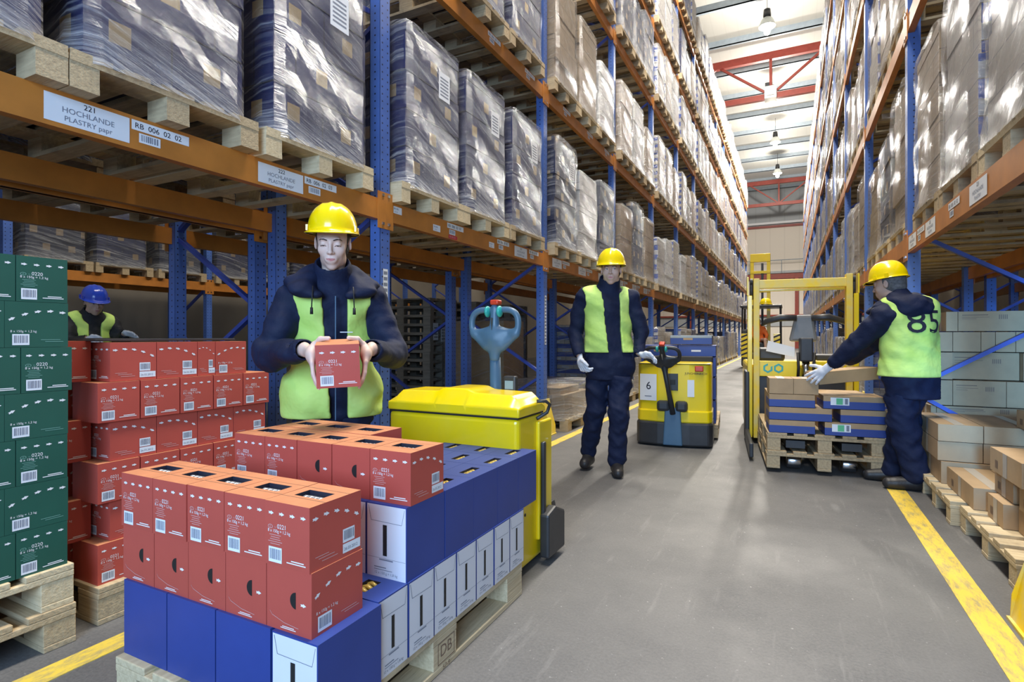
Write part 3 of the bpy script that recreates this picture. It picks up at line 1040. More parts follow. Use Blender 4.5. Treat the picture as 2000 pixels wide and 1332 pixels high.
def plan(side, lv, bay, slot, kind, hq, wood='wood', ground=False):
    if side > 0:
        y = YL0 + PL * bay + (0.07, 0.895, 1.76)[slot]
        x = XL + 0.09
        z = LV[lv][1] if not ground else 0.0
    else:
        y = YR0 + PR * bay + (0.07, 0.92, 1.775)[slot]
        x = XR + 0.0
        z = LVR[lv][1] if not ground else 0.0
    sc = vis_score(x, y, y + 0.82, z, z + hq + 0.15, 0)
    sd = 'left' if side > 0 else 'right'
    place = ['nearest', 'middle', 'farthest'][slot]
    b_w = ORD[bay if side < 0 else bay]
    lvw = 'on the floor' if ground else 'on %s beam level' % ORD[lv]
    lab = '%s %s, %s rack, %s bay, %s of three' % ({'navy': 'navy wrapped load', 'ink': 'blackish wrapped load', 'stripe': 'blue-white wrapped load', 'band': 'blue-banded wrapped load', 'white': 'silvery white load', 'grey': 'creased grey load', 'tan': 'pale tan load', 'mixed': 'grey-blue wrapped load'}[kind], lvw, sd, b_w, place)
    loads.append((sc, kind, hq, side, x, y, z, lab, '%s rack loads' % sd, wood))


HQ = [0.95, 1.05, 1.15, 1.25]
for lv in range(5):
    for bay in range(NL):
        for s_ in range(3):
            r = rnd.random()
            if lv == 0 and bay <= 1:
                k, h = 'navy', 1.15
            elif lv == 0 and bay == 2:
                k, h = (('ink', 1.25), ('white', 1.05), ('ink', 1.15))[s_]
            elif lv == 0 and bay == 3:
                k, h = (('grey', 1.05), ('ink', 1.25), ('grey', 1.15))[s_]
            elif lv == 1 and bay == 1:
                k, h = (('navy', 1.25), ('navy', 1.15), ('navy', 1.15))[s_]
            elif lv == 1 and bay == 2:
                k, h = (('grey', 1.25), ('grey', 1.15), ('white', 0.95))[s_]
            elif lv == 1 and bay == 3:
                k, h = (('tan', 1.15), ('white', 1.15), ('tan', 0.95))[s_]
            elif lv == 2 and bay == 3:
                k, h = (('ink', 1.15), ('ink', 0.95), ('ink', 1.15))[s_]
            else:
                k = rnd.choice(['stripe', 'band', 'white', 'tan', 'navy', 'mixed', 'stripe', 'band', 'tan'])
                h = rnd.choice(HQ[:3] if lv != 4 else HQ)
            if h > 1.15 and lv == 2:
                h = 1.15
            w = rnd.choice(['wood', 'wood', 'wood_new'])
            if lv == 3 and bay < 4 and False:
                continue
            plan(1, lv, bay, s_, k, h, w)
    for bay in range(NR):
        for s_ in range(3):
            if lv == 0 and bay == 0:
                k, h = (('mixed', 1.15), ('mixed', 1.25), ('grey', 1.15))[s_]
            elif lv == 0 and bay == 1:
                k, h = (('grey', 1.25), ('ink', 1.05), ('grey', 0.95))[s_]
            elif lv == 0 and bay == 2:
                k, h = (('grey', 1.15), ('tan', 0.95), ('band', 1.05))[s_]
            elif lv == 1 and bay == 1:
                k, h = (('grey', 1.15), ('grey', 1.15), ('mixed', 1.15))[s_]
            else:
                k = rnd.choice(['stripe', 'tan', 'grey', 'white', 'tan', 'band', 'grey'])
                h = rnd.choice(HQ[:3])
            if h > 1.15 and lv in (2,):
                h = 1.15
            plan(-1, lv, bay, s_, k, h, rnd.choice(['wood', 'wood_new']))
for bay in range(3, 11):
    for s_ in range(3):
        plan(1, 0, bay, s_, rnd.choice(['stripe', 'band', 'tan', 'navy']), rnd.choice(HQ[:3]), 'wood', True)
for bay in range(2, 11):
    for s_ in range(3):
        plan(-1, 0, bay, s_, rnd.choice(['stripe', 'band', 'tan', 'navy']), rnd.choice(HQ[:3]), 'wood', True)
# the same load cannot carry one label on a floor place and on a beam place; order by how large they show
loads = [l for l in loads if l[0] > 0]
loads.sort(key=lambda l: -l[0])
rest_blocks = []
for i, (sc, kind, hq, side, x, y, z, lab, grp, wood) in enumerate(loads):
    bm_, fm_ = load_mesh(kind, hq, side)
    if i < 290:
        t = thing('pallet_load', lab, 'pallet load', (x, y, z), 0, grp)
        jit = rnd.uniform(-0.012, 0.012)
        mir = -1 if side > 0 else 1
        for nm, me, zz in (('pallet', pal_mesh[wood], 0), ('carton_stack', bm_, 0.144), ('stretch_film', fm_, 0.144)):
            o = link_obj(nm, me, t, (0, 0.0 if not zz else 0.04 + jit, zz))
            o.scale = (mir, 1, 1)
        if side > 0 and z < 5 and y < 12 and kind in ('navy', 'ink') and rnd.random() < 0.8:
            o = link_obj('address_sheet', sheet_mesh, t, (0.022, 0.42, 0.144 + hq - 0.42))
    else:
        rest_blocks.append((kind, hq, side, x, y, z, wood))
if rest_blocks:
    me_all = bmesh.new()
    mats = []
    for (kind, hq, side, x, y, z, wood) in rest_blocks:
        for me, zz in ((pal_mesh[wood], 0), (_lib[(kind, hq)][0], 0.144), (_lib[(kind, hq)][1], 0.144)):
            tmp = me.copy()
            mir = -1 if side > 0 else 1
            tmp.transform(Matrix.Translation((x, y + (0.04 if zz else 0), z + zz)) @ Matrix.Diagonal((mir, 1, 1, 1)))
            mt = me.materials[0]
            if mt not in mats:
                mats.append(mt)
            idx = mats.index(mt)
            tmp.polygons.foreach_set('material_index', [idx] * len(tmp.polygons))
            me_all.from_mesh(tmp)
            bpy.data.meshes.remove(tmp)
    mm = bpy.data.meshes.new('distant_loads'); me_all.to_mesh(mm); me_all.free()
    for m_ in mats:
        mm.materials.append(m_)
    o = link_obj('pallet_load', mm)
    tag(o, 'remaining small wrapped pallet loads far down both aisle racks', 'pallet load', 'distant loads')
    o['kind'] = 'stuff'

# ---------------------------------------------------------------- printed cartons
ARROW = [(-0.009, -0.0028), (0.000, -0.0028), (0.000, -0.0052), (0.0105, 0.0), (0.000, 0.0052), (0.000, 0.0028), (-0.009, 0.0028), (-0.0065, 0.0)]


def arrow(b, x, y, o, u, v, mat, s=1.0, ang=0.0):
    ca, sa = math.cos(ang), math.sin(ang)
    b.poly2([(x + s * (p[0] * ca - p[1] * sa), y + s * (p[0] * sa + p[1] * ca)) for p in ARROW], o, u, v, mat)


def print_straight(b, w, h, o, u, v, code, pale):
    for k in range(4):
        arrow(b, w * (0.14 + 0.24 * k), h * 0.82, o, u, v, M['white_ink'], 1.0 * w / 0.16)
    # oval mark, code, weight, small lines
    n = 14
    oval = [(w * 0.13 + 0.009 * math.cos(6.283 * k / n), h * 0.605 + 0.0055 * math.sin(6.283 * k / n)) for k in range(n)]
    inner = [(w * 0.13 + 0.0072 * math.cos(6.283 * k / n), h * 0.605 + 0.004 * math.sin(6.283 * k / n)) for k in range(n)]
    for k in range(n):
        q = (k + 1) % n
        b.poly2([oval[k], oval[q], inner[q], inner[k]], o, u, v, pale)
    b.text('o', 0.010, w * 0.11, h * 0.59, o, u, v, pale)
    b.text('Nr', 0.006, w * 0.225, h * 0.592, o, u, v, pale)
    b.text(code, 0.0165, w * 0.285, h * 0.588, o, u, v, M['white_ink'])
    b.text('8 x 150g = 1,2 kg', 0.0115, w * 0.07, h * 0.52, o, u, v, M['white_ink'])
    for k in range(5):
        ww = (0.26, 0.2, 0.24, 0.32, 0.22)[k] * w
        b.quad(w * 0.24 - ww / 2, h * (0.475 - 0.035 * k), ww, 0.0016, o, u, v, pale)
    b.barcode(w * 0.09, h * 0.05, w * 0.30, h * 0.24, o, u, v, Vector(u).cross(Vector(v)), 3)
    b.quad(w * 0.60, h * 0.12, w * 0.28, 0.0028, o, u, v, M['white_ink'])
    b.quad(w * 0.50, h * 0.085, w * 0.42, 0.0028, o, u, v, M['white_ink'])


def print_curve(b, w, h, o, u, v, pale, down=True, label=True):
    for k in range(5):
        t = k / 4
        x = w * (0.10 + 0.20 * k)
        y = h * (0.80 + 0.05 * math.sin(t * 3.1) - (0.16 * t * t if down else 0.16 * (1 - t) ** 2) - (0.0 if label else 0.02))
        arrow(b, x, y, o, u, v, M['white_ink'], 1.05 * w / 0.18, (-0.5 * t if down else 0.5 * (1 - t)))
    if label:
        n = Vector(u).cross(Vector(v))
        b.barcode(w * 0.62, h * 0.24, w * 0.24, h * 0.22, o, u, v, n, 5)
        b.quad(w * 0.62, h * 0.07, w * 0.36, h * 0.15, o, u, v, M['white'])
        b.text('26.03.2012', 0.0115, w * 0.64, h * 0.11, Vector(o) + n * 0.0004, u, v, M['grey_ink'])
        b.quad(w * 0.16, h * 0.16, w * 0.3, 0.0018, o, u, v, pale)
        b.quad(w * 0.22, h * 0.11, w * 0.3, 0.0018, o, u, v, pale)
        b.quad(w * 0.1, h * 0.2, w * 0.25, 0.0018, o, u, v, pale)
    else:
        b.text('8 x 150g = 1,2 kg', 0.0105, w * 0.08, h * 0.33, o, u, v, M['white_ink'])
        b.barcode(w * 0.11, h * 0.05, w * 0.26, h * 0.24, o, u, v, Vector(u).cross(Vector(v)), 6)
        b.quad(w * 0.55, h * 0.16, w * 0.32, 0.0018, o, u, v, pale)
        b.quad(w * 0.62, h * 0.12, w * 0.3, 0.0018, o, u, v, pale)


def print_hole(b, w, h, o, u, v, pale):
    n = 14
    pts = [(w * 0.66 + 0.0 - 0.020 * math.sin(math.pi * k / n), h * 0.52 + 0.021 * math.cos(math.pi * k / n)) for k in range(n + 1)]
    b.poly2(pts, o, u, v, M['black'])
    arrow(b, w * 0.82, h * 0.48, o, u, v, M['white_ink'], 1.0)
    # die-cut flap line
    ln = [(0.06, 0.42), (0.075, 0.26), (0.13, 0.205), (0.4, 0.13), (0.72, 0.10)]
    for a, c2 in zip(ln[:-1], ln[1:]):
        b.poly2([(a[0] * w, a[1] * h), (c2[0] * w, c2[1] * h), (c2[0] * w, c2[1] * h + 0.0013), (a[0] * w, a[1] * h + 0.0013)], o, u, v, pale)
    b.quad(w * 0.36, h * 0.07, w * 0.26, 0.002, o, u, v, M['white_ink'])
    b.quad(w * 0.32, h * 0.045, w * 0.34, 0.002, o, u, v, M['white_ink'])


def carton_body(b, w, d, h, side_mat, top_mat, hole=None, in_mat=None):
    """w along x, d along y, origin centre bottom; hole=(x0,x1,y0,y1) in the top"""
    x0, x1, y0, y1 = -w / 2, w / 2, -d / 2, d / 2
    vs = [(x0, y0, 0), (x1, y0, 0), (x1, y1, 0), (x0, y1, 0), (x0, y0, h), (x1, y0, h), (x1, y1, h), (x0, y1, h)]
    b.add(vs, [(0, 1, 5, 4), (1, 2, 6, 5), (2, 3, 7, 6), (3, 0, 4, 7), (3, 2, 1, 0)], side_mat)
    if not hole:
        b.add(vs[4:], [(0, 1, 2, 3)], top_mat)
        return
    a0, a1, c0, c1 = hole
    hv = [(a0, c0, h), (a1, c0, h), (a1, c1, h), (a0, c1, h)]
    lo = [(p[0], p[1], h - 0.05) for p in hv]
    b.add(vs[4:] + hv, [(0, 1, 5, 4), (1, 2, 6, 5), (2, 3, 7, 6), (3, 0, 4, 7)], top_mat)
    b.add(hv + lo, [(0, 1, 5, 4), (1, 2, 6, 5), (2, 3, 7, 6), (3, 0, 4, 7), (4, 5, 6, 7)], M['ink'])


def finish_mesh(b, name):
    return b.mesh(name)


RW, RD, RH = 0.158, 0.182, 0.163


def red_carton_mesh(front, side_label=True, hole=True, w=RW, d=RD, h=RH, col='red_card', top='red_top', code='0221', pale='pale_ink'):
    b = MB()
    carton_body(b, w, d, h, M[col], M[top], (-w * 0.30, w * 0.28, -d * 0.14, d * 0.16) if hole else None)
    e = 0.0006
    o, u, v = Vector((-w / 2, -d / 2 - e, 0)), Vector((1, 0, 0)), Vector((0, 0, 1))
    if front == 'print':
        print_straight(b, w, h, o, u, v, code, M[pale])
    else:
        print_hole(b, w, h, o, u, v, M[pale])
    o, u = Vector((w / 2 + e, -d / 2, 0)), Vector((0, 1, 0))
    print_curve(b, d, h, o, u, v, M[pale], side_label, side_label)
    o, u = Vector((w / 2, d / 2 + e, 0)), Vector((-1, 0, 0))
    print_straight(b, w, h, o, u, v, code, M[pale])
    # flap seam on the top
    if hole:
        b.quad(0, 0, w, 0.0014, Vector((-w / 2, -d * 0.22, h + 0.0006)), Vector((1, 0, 0)), Vector((0, 1, 0)), M['kraft_ink'])
        b.quad(0, 0, w, 0.0014, Vector((-w / 2, d * 0.26, h + 0.0006)), Vector((1, 0, 0)), Vector((0, 1, 0)), M['kraft_ink'])
    return b.mesh('carton')


def sachets_mesh(w, d, h, mat, n=5):
    b = MB()
    for k in range(n):
        x = -w * 0.28 + w * 0.56 * (k + 0.5) / n
        b.tube([(x, -d * 0.135, h - 0.020), (x + 0.003, 0, h - 0.013), (x, d * 0.15, h - 0.020)], [0.006, 0.0085, 0.006], M[mat], 8)
    return b.mesh('sachets', True)


red_print = red_carton_mesh('print', True)
red_print_flat = red_carton_mesh('print', True, hole=False)
red_hole = red_carton_mesh('hole', True)
red_hole_low = red_carton_mesh('hole', False, hole=False)
red_low_curve = red_carton_mesh('print', False, hole=False)
sach_red = sachets_mesh(RW, RD, RH, 'bag')


def carton(me, name, label, loc, rz=0.0, group=None, cat='carton', sach=None):
    o = link_obj(name, me, None, loc, rz)
    tag(o, label, cat, group)
    if sach is not None:
        link_obj('sachets', sach, o)
    return o


# ---------------------------------------------------------------- the pallet in the foreground
pallet_thing('pale wooden pallet under the red and blue cartons in the foreground', (-1.035, 0.962, 0.0), math.pi / 2 * 0 , 'wood_new')
fp = [o for o in COL.objects if o.name == 'wooden_pallet'][0]
# turn it so that its long side runs down the aisle
fp.location = (-1.035, 0.965, 0.0)
fp.rotation_euler = (0, 0, math.pi / 2)
b = MB()
for o_, u_ in ((Vector((0.605, -0.001, 0.03)), Vector((1, 0, 0))),):
    b.text('DB', 0.055, 0.0, 0.022, o_, u_, Vector((0, 0, 1)), M['kraft_ink'], True)
    for s_ in ((-0.05, 0.0, 0.1, 0.003), (-0.05, 0.068, 0.1, 0.003), (-0.05, 0.0, 0.003, 0.07), (0.047, 0.0, 0.003, 0.07)):
        b.quad(*s_, o_, u_, Vector((0, 0, 1)), M['kraft_ink'])
    b.text('57-9', 0.024, 0.0, -0.026, o_, u_, Vector((0, 0, 1)), M['kraft_ink'], True)
b.obj('burned_stamp', fp)

BH, BW, BD = 0.226, 0.136, 0.217


def blue_carton_mesh(w, d, h, hole=True, white=True):
    b = MB()
    carton_body(b, w, d, h, M['blue_card'], M['blue_card'], (-w * 0.27, w * 0.27, -d * 0.15, d * 0.08) if hole else None)
    if white:
        e = 0.0008
        o, u, v = Vector((-w / 2, -d / 2 - e, 0)), Vector((1, 0, 0)), Vector((0, 0, 1))
        b.quad(0.003, 0.0, w - 0.006, h - 0.004, o, u, v, M['white_card'])
        o2 = o + Vector((0, -0.0007, 0))
        b.quad(w * 0.42, h * 0.30, w * 0.10, h * 0.42, o2, u, v, M['black'])
        ln = [(0.05, 0.96), (0.12, 0.76), (0.88, 0.75), (0.95, 0.96)]
        for a, c2 in zip(ln[:-1], ln[1:]):
            b.poly2([(a[0] * w, a[1] * h), (c2[0] * w, c2[1] * h), (c2[0] * w + 0.0015, c2[1] * h + 0.0015), (a[0] * w + 0.0015, a[1] * h + 0.0015)], o2, u, v, M['grey_ink'])
        b.quad(0.004, h * 0.26, w - 0.008, 0.001, o2, u, v, M['grey_ink'])
        b.quad(w * 0.33, h * 0.235, w * 0.34, 0.004, o2, u, v, M['grey_ink'])
        b.text('12 x 150 g = 1,8 kg', 0.0115, w * 0.5, h * 0.045, o2, u, v, M['grey_ink'], True)
        b.quad(w * 0.2, h * 0.13, w * 0.3, 0.003, o2, u, v, M['grey_ink'])
        b.quad(w * 0.2, h * 0.10, w * 0.45, 0.002, o2, u, v, M['grey_ink'])
    return b.mesh('blue_carton')


blue_low = blue_carton_mesh(BW - 0.002, BD, BH)
blue_up = blue_carton_mesh(0.156, 0.205, 0.228)
blue_up_side = blue_carton_mesh(0.186, 0.157, 0.228, True, False)
blue_front = blue_carton_mesh(0.212, 0.15, BH, True, False)
blue_end = blue_carton_mesh(0.158, 0.232, BH)
sach_y = sachets_mesh(0.16, 0.19, 0.228, 'yellow_bag', 4)
ZP = 0.144
G1 = 'blue cartons on the foreground pallet'
for k in range(3):
    carton(blue_front, 'blue_carton', 'plain blue carton in the bottom front row, %s from the left' % ORD[k], (-1.727 + 0.2165 * k, 1.064, ZP), 0.0, G1)
carton(blue_end, 'blue_carton', 'blue carton with white slotted end at the bottom front corner of the pallet', (-1.098, 1.102, ZP), 0.0, G1)
for k in range(7):
    y = 1.222 + BW * (k + 0.5)
    carton(blue_low, 'blue_carton', 'white slotted carton end in the bottom row facing the aisle, %s from the front' % ORD[k], (-1.035 - BD / 2 + rnd.uniform(0, 0.004), y, ZP), math.pi / 2, G1, sach=sach_y if k == 0 else None)
ZU = ZP + BH
ys = [1.355, 1.565, 1.752, 1.940, 2.128]
for c_ in range(5):
    x = -1.035 - 0.158 * (c_ + 0.5)
    cw = ['right-hand', 'second', 'third', 'fourth', 'left-hand'][c_]
    carton(blue_up, 'blue_carton', 'upper blue carton with white end facing the camera, %s column under the red ones' % cw, (x, ys[0] + 0.103, ZU), 0.0, G1)
    for r_ in range(4):
        if c_ > 2 and r_ < 3:
            pass
        if c_ > 2 and r_ > 0:
            continue
        y0_ = ys[r_ + 1]
        carton(blue_up_side, 'blue_carton', 'upper blue carton, %s behind the white ended row, %s column' % (ORD[r_], cw), (x, y0_ + 0.093, ZU), math.pi / 2, G1, sach=sach_y)
G2 = 'red cartons on the foreground pallet'
xs5 = [-1.800, -1.640, -1.480, -1.320, -1.130]
wj = [0, 0, 0, 0, 0]
for k in range(5):
    x = -1.052 - RW * 0.5 - 0.1605 * (4 - k)
    carton(red_hole_low, 'red_carton', 'red carton with half moon hole in the lower front row, %s from the left' % ORD[k], (x, 0.997 + RD / 2, ZU), rnd.uniform(-0.006, 0.006), G2)
    carton(red_print, 'red_carton', 'printed red carton in the upper front row, %s from the left' % ORD[k], (x - 0.002, 0.995 + RD / 2 + rnd.uniform(-.003, .003), ZU + RH), rnd.uniform(-0.012, 0.012), G2, sach=sach_red)
ZB = ZU + 0.228
for k in range(5):
    x = -1.035 - RW * 0.5 - 0.1605 * (4 - k)
    me = red_hole if k in (2, 3) else red_print
    carton(me, 'red_carton', 'red carton in the rear group beside the woman, front row, %s from the left' % ORD[k], (x, 1.372 + RD / 2, ZB), rnd.uniform(-0.01, 0.01), G2, sach=sach_red)
for k in range(3):
    x = -1.035 - RW * 0.5 - 0.1605 * (4 - k)
    carton(red_print, 'red_carton', 'red carton in the rearmost row close to the woman, %s from the left' % ORD[k], (x, 1.56 + RD / 2, ZB), rnd.uniform(-0.01, 0.01), G2, sach=sach_red)

# ---------------------------------------------------------------- red stack under the left rack
pallet_thing('shadowed wooden pallet under the red carton stack', (-3.58, 1.19, 0), 0, 'wood', W=0.82)
Zs = 0.144
G3 = 'red cartons stacked under the left rack'
side_long = red_carton_mesh('print', True, hole=False)
side_low = red_carton_mesh('print', False, hole=False)
rows_y = {}
for r_ in range(6):
    z = Zs + r_ * 0.1585
    lv_w = ['bottom', 'second', 'third', 'fourth', 'fifth', 'top'][r_]
    if r_ % 2 == 1:      # long faces (curved arrows) towards the aisle
        edges = [1.252 + 0.183 * k for k in range(5)]
        if r_ == 5:
            edges = [1.252, 1.435, 1.618, 1.706, 1.872]
        for k in range(4):
            y0_, y1_ = edges[k], edges[k + 1]
            me = red_carton_mesh('print', not (r_ == 5 and k == 3), hole=False, w=RW, d=y1_ - y0_ - 0.003, h=0.157)
            carton(me, 'red_carton', 'red carton in the stack under the left rack, %s layer, %s from the left' % (lv_w, ORD[k]), (-2.42 - RW / 2, (y0_ + y1_) / 2, z), 0.0, G3)
        carton(side_low, 'red_carton', 'shadowed red carton set back at the corner, %s layer of the rack stack' % lv_w, (-2.62, 1.16 + 0.0, z), math.pi / 2, G3)
        if r_ == 5:
            for k in range(2):
                carton(side_low, 'red_carton', 'dark red carton at the back of the top layer of the rack stack, %s inward' % ORD[k], (-2.8 - 0.19 * k, 1.2, z), 0, G3)
    else:
        edges = [1.204, 1.362, 1.530, 1.689, 1.846, 1.999]
        for k in range(5):
            y0_, y1_ = edges[k] + (0.004 if k else 0), edges[k + 1] - 0.002
            me = red_carton_mesh('print', True, hole=False, w=y1_ - y0_, d=RD, h=0.157)
            o = carton(me, 'red_carton', 'red carton in the stack under the left rack, %s layer, %s from the left' % (lv_w, ORD[k]), (-2.41 - RD / 2, (y0_ + y1_) / 2, z), math.pi / 2, G3)
        carton(side_low, 'red_carton', 'shadowed red carton set back at the corner, %s layer of the rack stack' % lv_w, (-2.70, 1.29, z), 0.0, G3)
# dark sheet lying on top
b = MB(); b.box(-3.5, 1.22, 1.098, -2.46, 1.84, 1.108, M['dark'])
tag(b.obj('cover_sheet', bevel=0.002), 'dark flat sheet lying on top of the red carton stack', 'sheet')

# ---------------------------------------------------------------- green stack
g_top = pallet_thing('upper of two stacked pallets under the green cartons', (-3.545, 0.295, 0.144), 0, 'wood_new', W=0.8, group='pallets under the green cartons')
g_bot = pallet_thing('lower of two stacked pallets under the green cartons', (-3.541, 0.30, 0.0), 0, 'wood', W=0.8, group='pallets under the green cartons')
GH = 0.1585


def green_mesh(w, d, kind):
    return red_carton_mesh('print', False, hole=False, w=w, d=d, h=GH - 0.001, col='green_card', top='green_card', code='0220', pale='pale_green')


g_side = green_mesh(0.150, 0.183, 0)
for r_ in range(7):
    z = 0.288 + r_ * GH
    lv_w = ['bottom', 'second', 'third', 'fourth', 'fifth', 'sixth', 'top'][r_]
    if r_ % 2 == 0:
        ye = 1.080 if r_ != 4 else 1.094
        for k in range(4):
            y1_ = ye - 0.1525 * k
            carton(g_side, 'green_carton', 'green carton with straight arrow row, %s layer, %s from the right' % (lv_w, ORD[k]), (-2.36 - 0.0915, y1_ - 0.075, z), math.pi / 2, 'stacked green cartons')
    else:
        ye = 1.082
        for k in range(3):
            y1_ = ye - 0.184 * k
            carton(g_side, 'green_carton', 'green carton with slanting arrow row, %s layer, %s from the right' % (lv_w, ORD[k]), (-2.36 - 0.075, y1_ - 0.0915, z), 0.0, 'stacked green cartons')

# ---------------------------------------------------------------- other goods on the floor of the racks
# low wrapped stack beside the second upright of the left rack
t = thing('pallet_load', 'low pale wrapped stack on a pallet beside the second left upright', 'pallet load', (-2.30, 6.05, 0))
o = link_obj('pallet', pal_mesh['wood'], t); o.scale = (-0.75, 1.25, 1)
b = MB(); b.box(-0.8, 0.03, 0.144, -0.06, 0.95, 0.42, M['c_kraft']); b.box(-0.8, 0.06, 0.42, -0.12, 0.7, 0.5, M['c_kraft']); b.obj('carton_stack', t)
f_ = film_mesh('film_silver', 0.98, 0.86, 0.40, 5); o = link_obj('stretch_film', f_, t, (-0.0, 0, 0.15)); o.scale = (-1, 1, 1)
# piles of empty pallets across the next aisle
b = MB(); pallet_geo(b, 0.8, 1.2, wood='wood_old'); pm_old = b.mesh('wooden_pallet')
for s_i, (x, y, n) in enumerate(((-5.15, 7.35, 12), (-5.0, 8.55, 12), (-4.9, 9.7, 12))):
    for k in range(n):
        rz = rnd.uniform(-0.012, 0.012)
        o = link_obj('wooden_pallet', pm_old, None, (x - 1.2, y, 0.1445 * k), rz)
        tag(o, 'empty brown pallet in the %s pile behind the yellow truck, %s from the floor' % (['nearest', 'middle', 'farthest'][s_i], ORD[k]), 'pallet', 'empty pallets piled behind the left rack')
for y, z, w_ in ((7.42, 1.05, 'left'), (7.64, 1.02, 'middle'), (7.92, 1.45, 'upper right')):
    b = MB(); b.box(-5.14, y, z, -5.137, y + 0.14, z + (0.28 if z < 1.1 else 0.3), M['white'])
    for q in range(4):
        b.box(-5.137, y + 0.02, z + 0.04 + 0.05 * q, -5.1365, y + 0.12, z + 0.06 + 0.05 * q, M['grey_ink'])
    tag(b.obj('delivery_note'), 'white delivery sheet on the nearest pile of empty pallets, %s one' % w_, 'paper', 'delivery sheets on empty pallets')
# wrapped dark bundle at the back of the second bay
t = thing('pallet_load', 'tall dark bundle loosely wrapped in film behind the truck handle', 'pallet load', (-3.80, 7.35, 0))
o = link_obj('pallet', pal_mesh['wood_old'], t); o.scale = (-1, 1, 1)
b = MB(); b.box(-1.1, 0.05, 0.144, -0.05, 0.75, 1.35, M['kraft']); b.obj('carton_stack', t)
o = link_obj('stretch_film', film_mesh('film_dark', 0.8, 1.15, 1.25, 9), t, (0, 0, 0.145)); o.scale = (-1, 1, 1)
# loads on the next rack over (level one), and on the rack beyond the next aisle
for rk, x, sg, pos, nm in (('B', -3.77, 1, (0.3, 1.16, 2.0, 3.15, 4.0, 4.85, 6.0, 6.9), 'dim wrapped load up on the rack behind the left rack, %s from the camera'),
                           ('C', -9.05, 1, (1.6, 2.5, 3.65, 4.5, 5.4, 6.4, 7.3, 8.1, 9.2), 'wrapped load on the far rack across the next aisle, %s from the left')):
    for k, y in enumerate(pos):
        kd = 'navy' if rk == 'B' else ('ink', 'navy')[k % 2]
        bm_, fm_ = load_mesh(kd, 1.05, 1)
        t = thing('pallet_load', nm % ORD[k], 'pallet load', (x, y, LV[0][1]), 0, 'dim loads behind the left rack')
        for n2, me, zz in (('pallet', pal_mesh['wood'], 0), ('carton_stack', bm_, 0.144), ('stretch_film', fm_ if rk == 'B' else load_mesh('white', 1.05, 1)[1], 0.144)):
            o = link_obj(n2, me, t, (0, 0, zz)); o.scale = (-1, 1, 1)
for k, y in enumerate((3.0, 3.9, 4.75, 5.9, 6.8, 7.6)):
    bm_, fm_ = load_mesh('grey', 1.05, 1)
    t = thing('pallet_load', 'shaded wrapped load on the rack behind the right rack, %s from the camera' % ORD[k], 'pallet load', (2.12, y, LVR[0][1]), 0, 'dim loads behind the right rack')
    for n2, me, zz in (('pallet', pal_mesh['wood'], 0), ('carton_stack', bm_, 0.144), ('stretch_film', fm_, 0.144)):
        link_obj(n2, me, t, (0, 0, zz))

# ---------------------------------------------------------------- kraft cartons under the right rack
def kraft_mesh(w, d, h, marks=True):
    b = MB()
    b.box(-w / 2, -d / 2, 0, w / 2, d / 2, h, M['kraft'])
    e = 0.0008
    v = Vector((0, 0, 1))
    o, u = Vector((-w / 2, -d / 2 - e, 0)), Vector((1, 0, 0))
    if marks:
        b.quad(w * 0.06, h * 0.80, w * 0.40, 0.006, o, u, v, M['kraft_ink'])
        b.quad(w * 0.06, h * 0.70, w * 0.42, 0.003, o, u, v, M['kraft_ink'])
        b.quad(w * 0.06, h * 0.62, w * 0.22, 0.003, o, u, v, M['kraft_ink'])
        for k in range(5):
            b.quad(w * 0.62 + k * 0.012, h * 0.6, 0.006, 0.036, o, u, v, M['kraft_ink'])
    b.quad(-0.03, 0, 0.06, h, Vector((-w / 2 - e, 0, 0)), Vector((0, -1, 0)), v, M['tape'])
    for k in range(4):
        b.quad(-d * 0.32 + 0.012 * k, h * 0.2, 0.007, h * 0.35, Vector((-w / 2 - e, 0, 0)), Vector((0, -1, 0)), v, M['kraft_ink'])
    b.quad(-0.028, -d / 2, 0.056, d, Vector((0, 0, h + e)), Vector((1, 0, 0)), Vector((0, 1, 0)), M['tape'])
    return b.mesh('kraft_carton')


KG = 'kraft cartons under the right rack'


def kraft(x0, x1, y0, y1, z0, z1, label, marks=False, rz=0.0):
    me = kraft_mesh(x1 - x0, y1 - y0, z1 - z0, marks)
    return carton(me, 'kraft_carton', label, ((x0 + x1) / 2, (y0 + y1) / 2, z0), rz, KG)


pallet_thing('nearest pale pallet jutting from under the right rack', (0.885, 3.14, 0), 0, 'wood_new', W=0.88)
pallet_thing('second pale pallet under the right rack, beside the standing man', (0.85, 4.08, 0), 0, 'wood_new', W=0.84)
pallet_thing('pallet beneath the wall of pale cartons behind the standing man', (1.02, 5.69, 0), 0, 'wood_new', W=0.8)
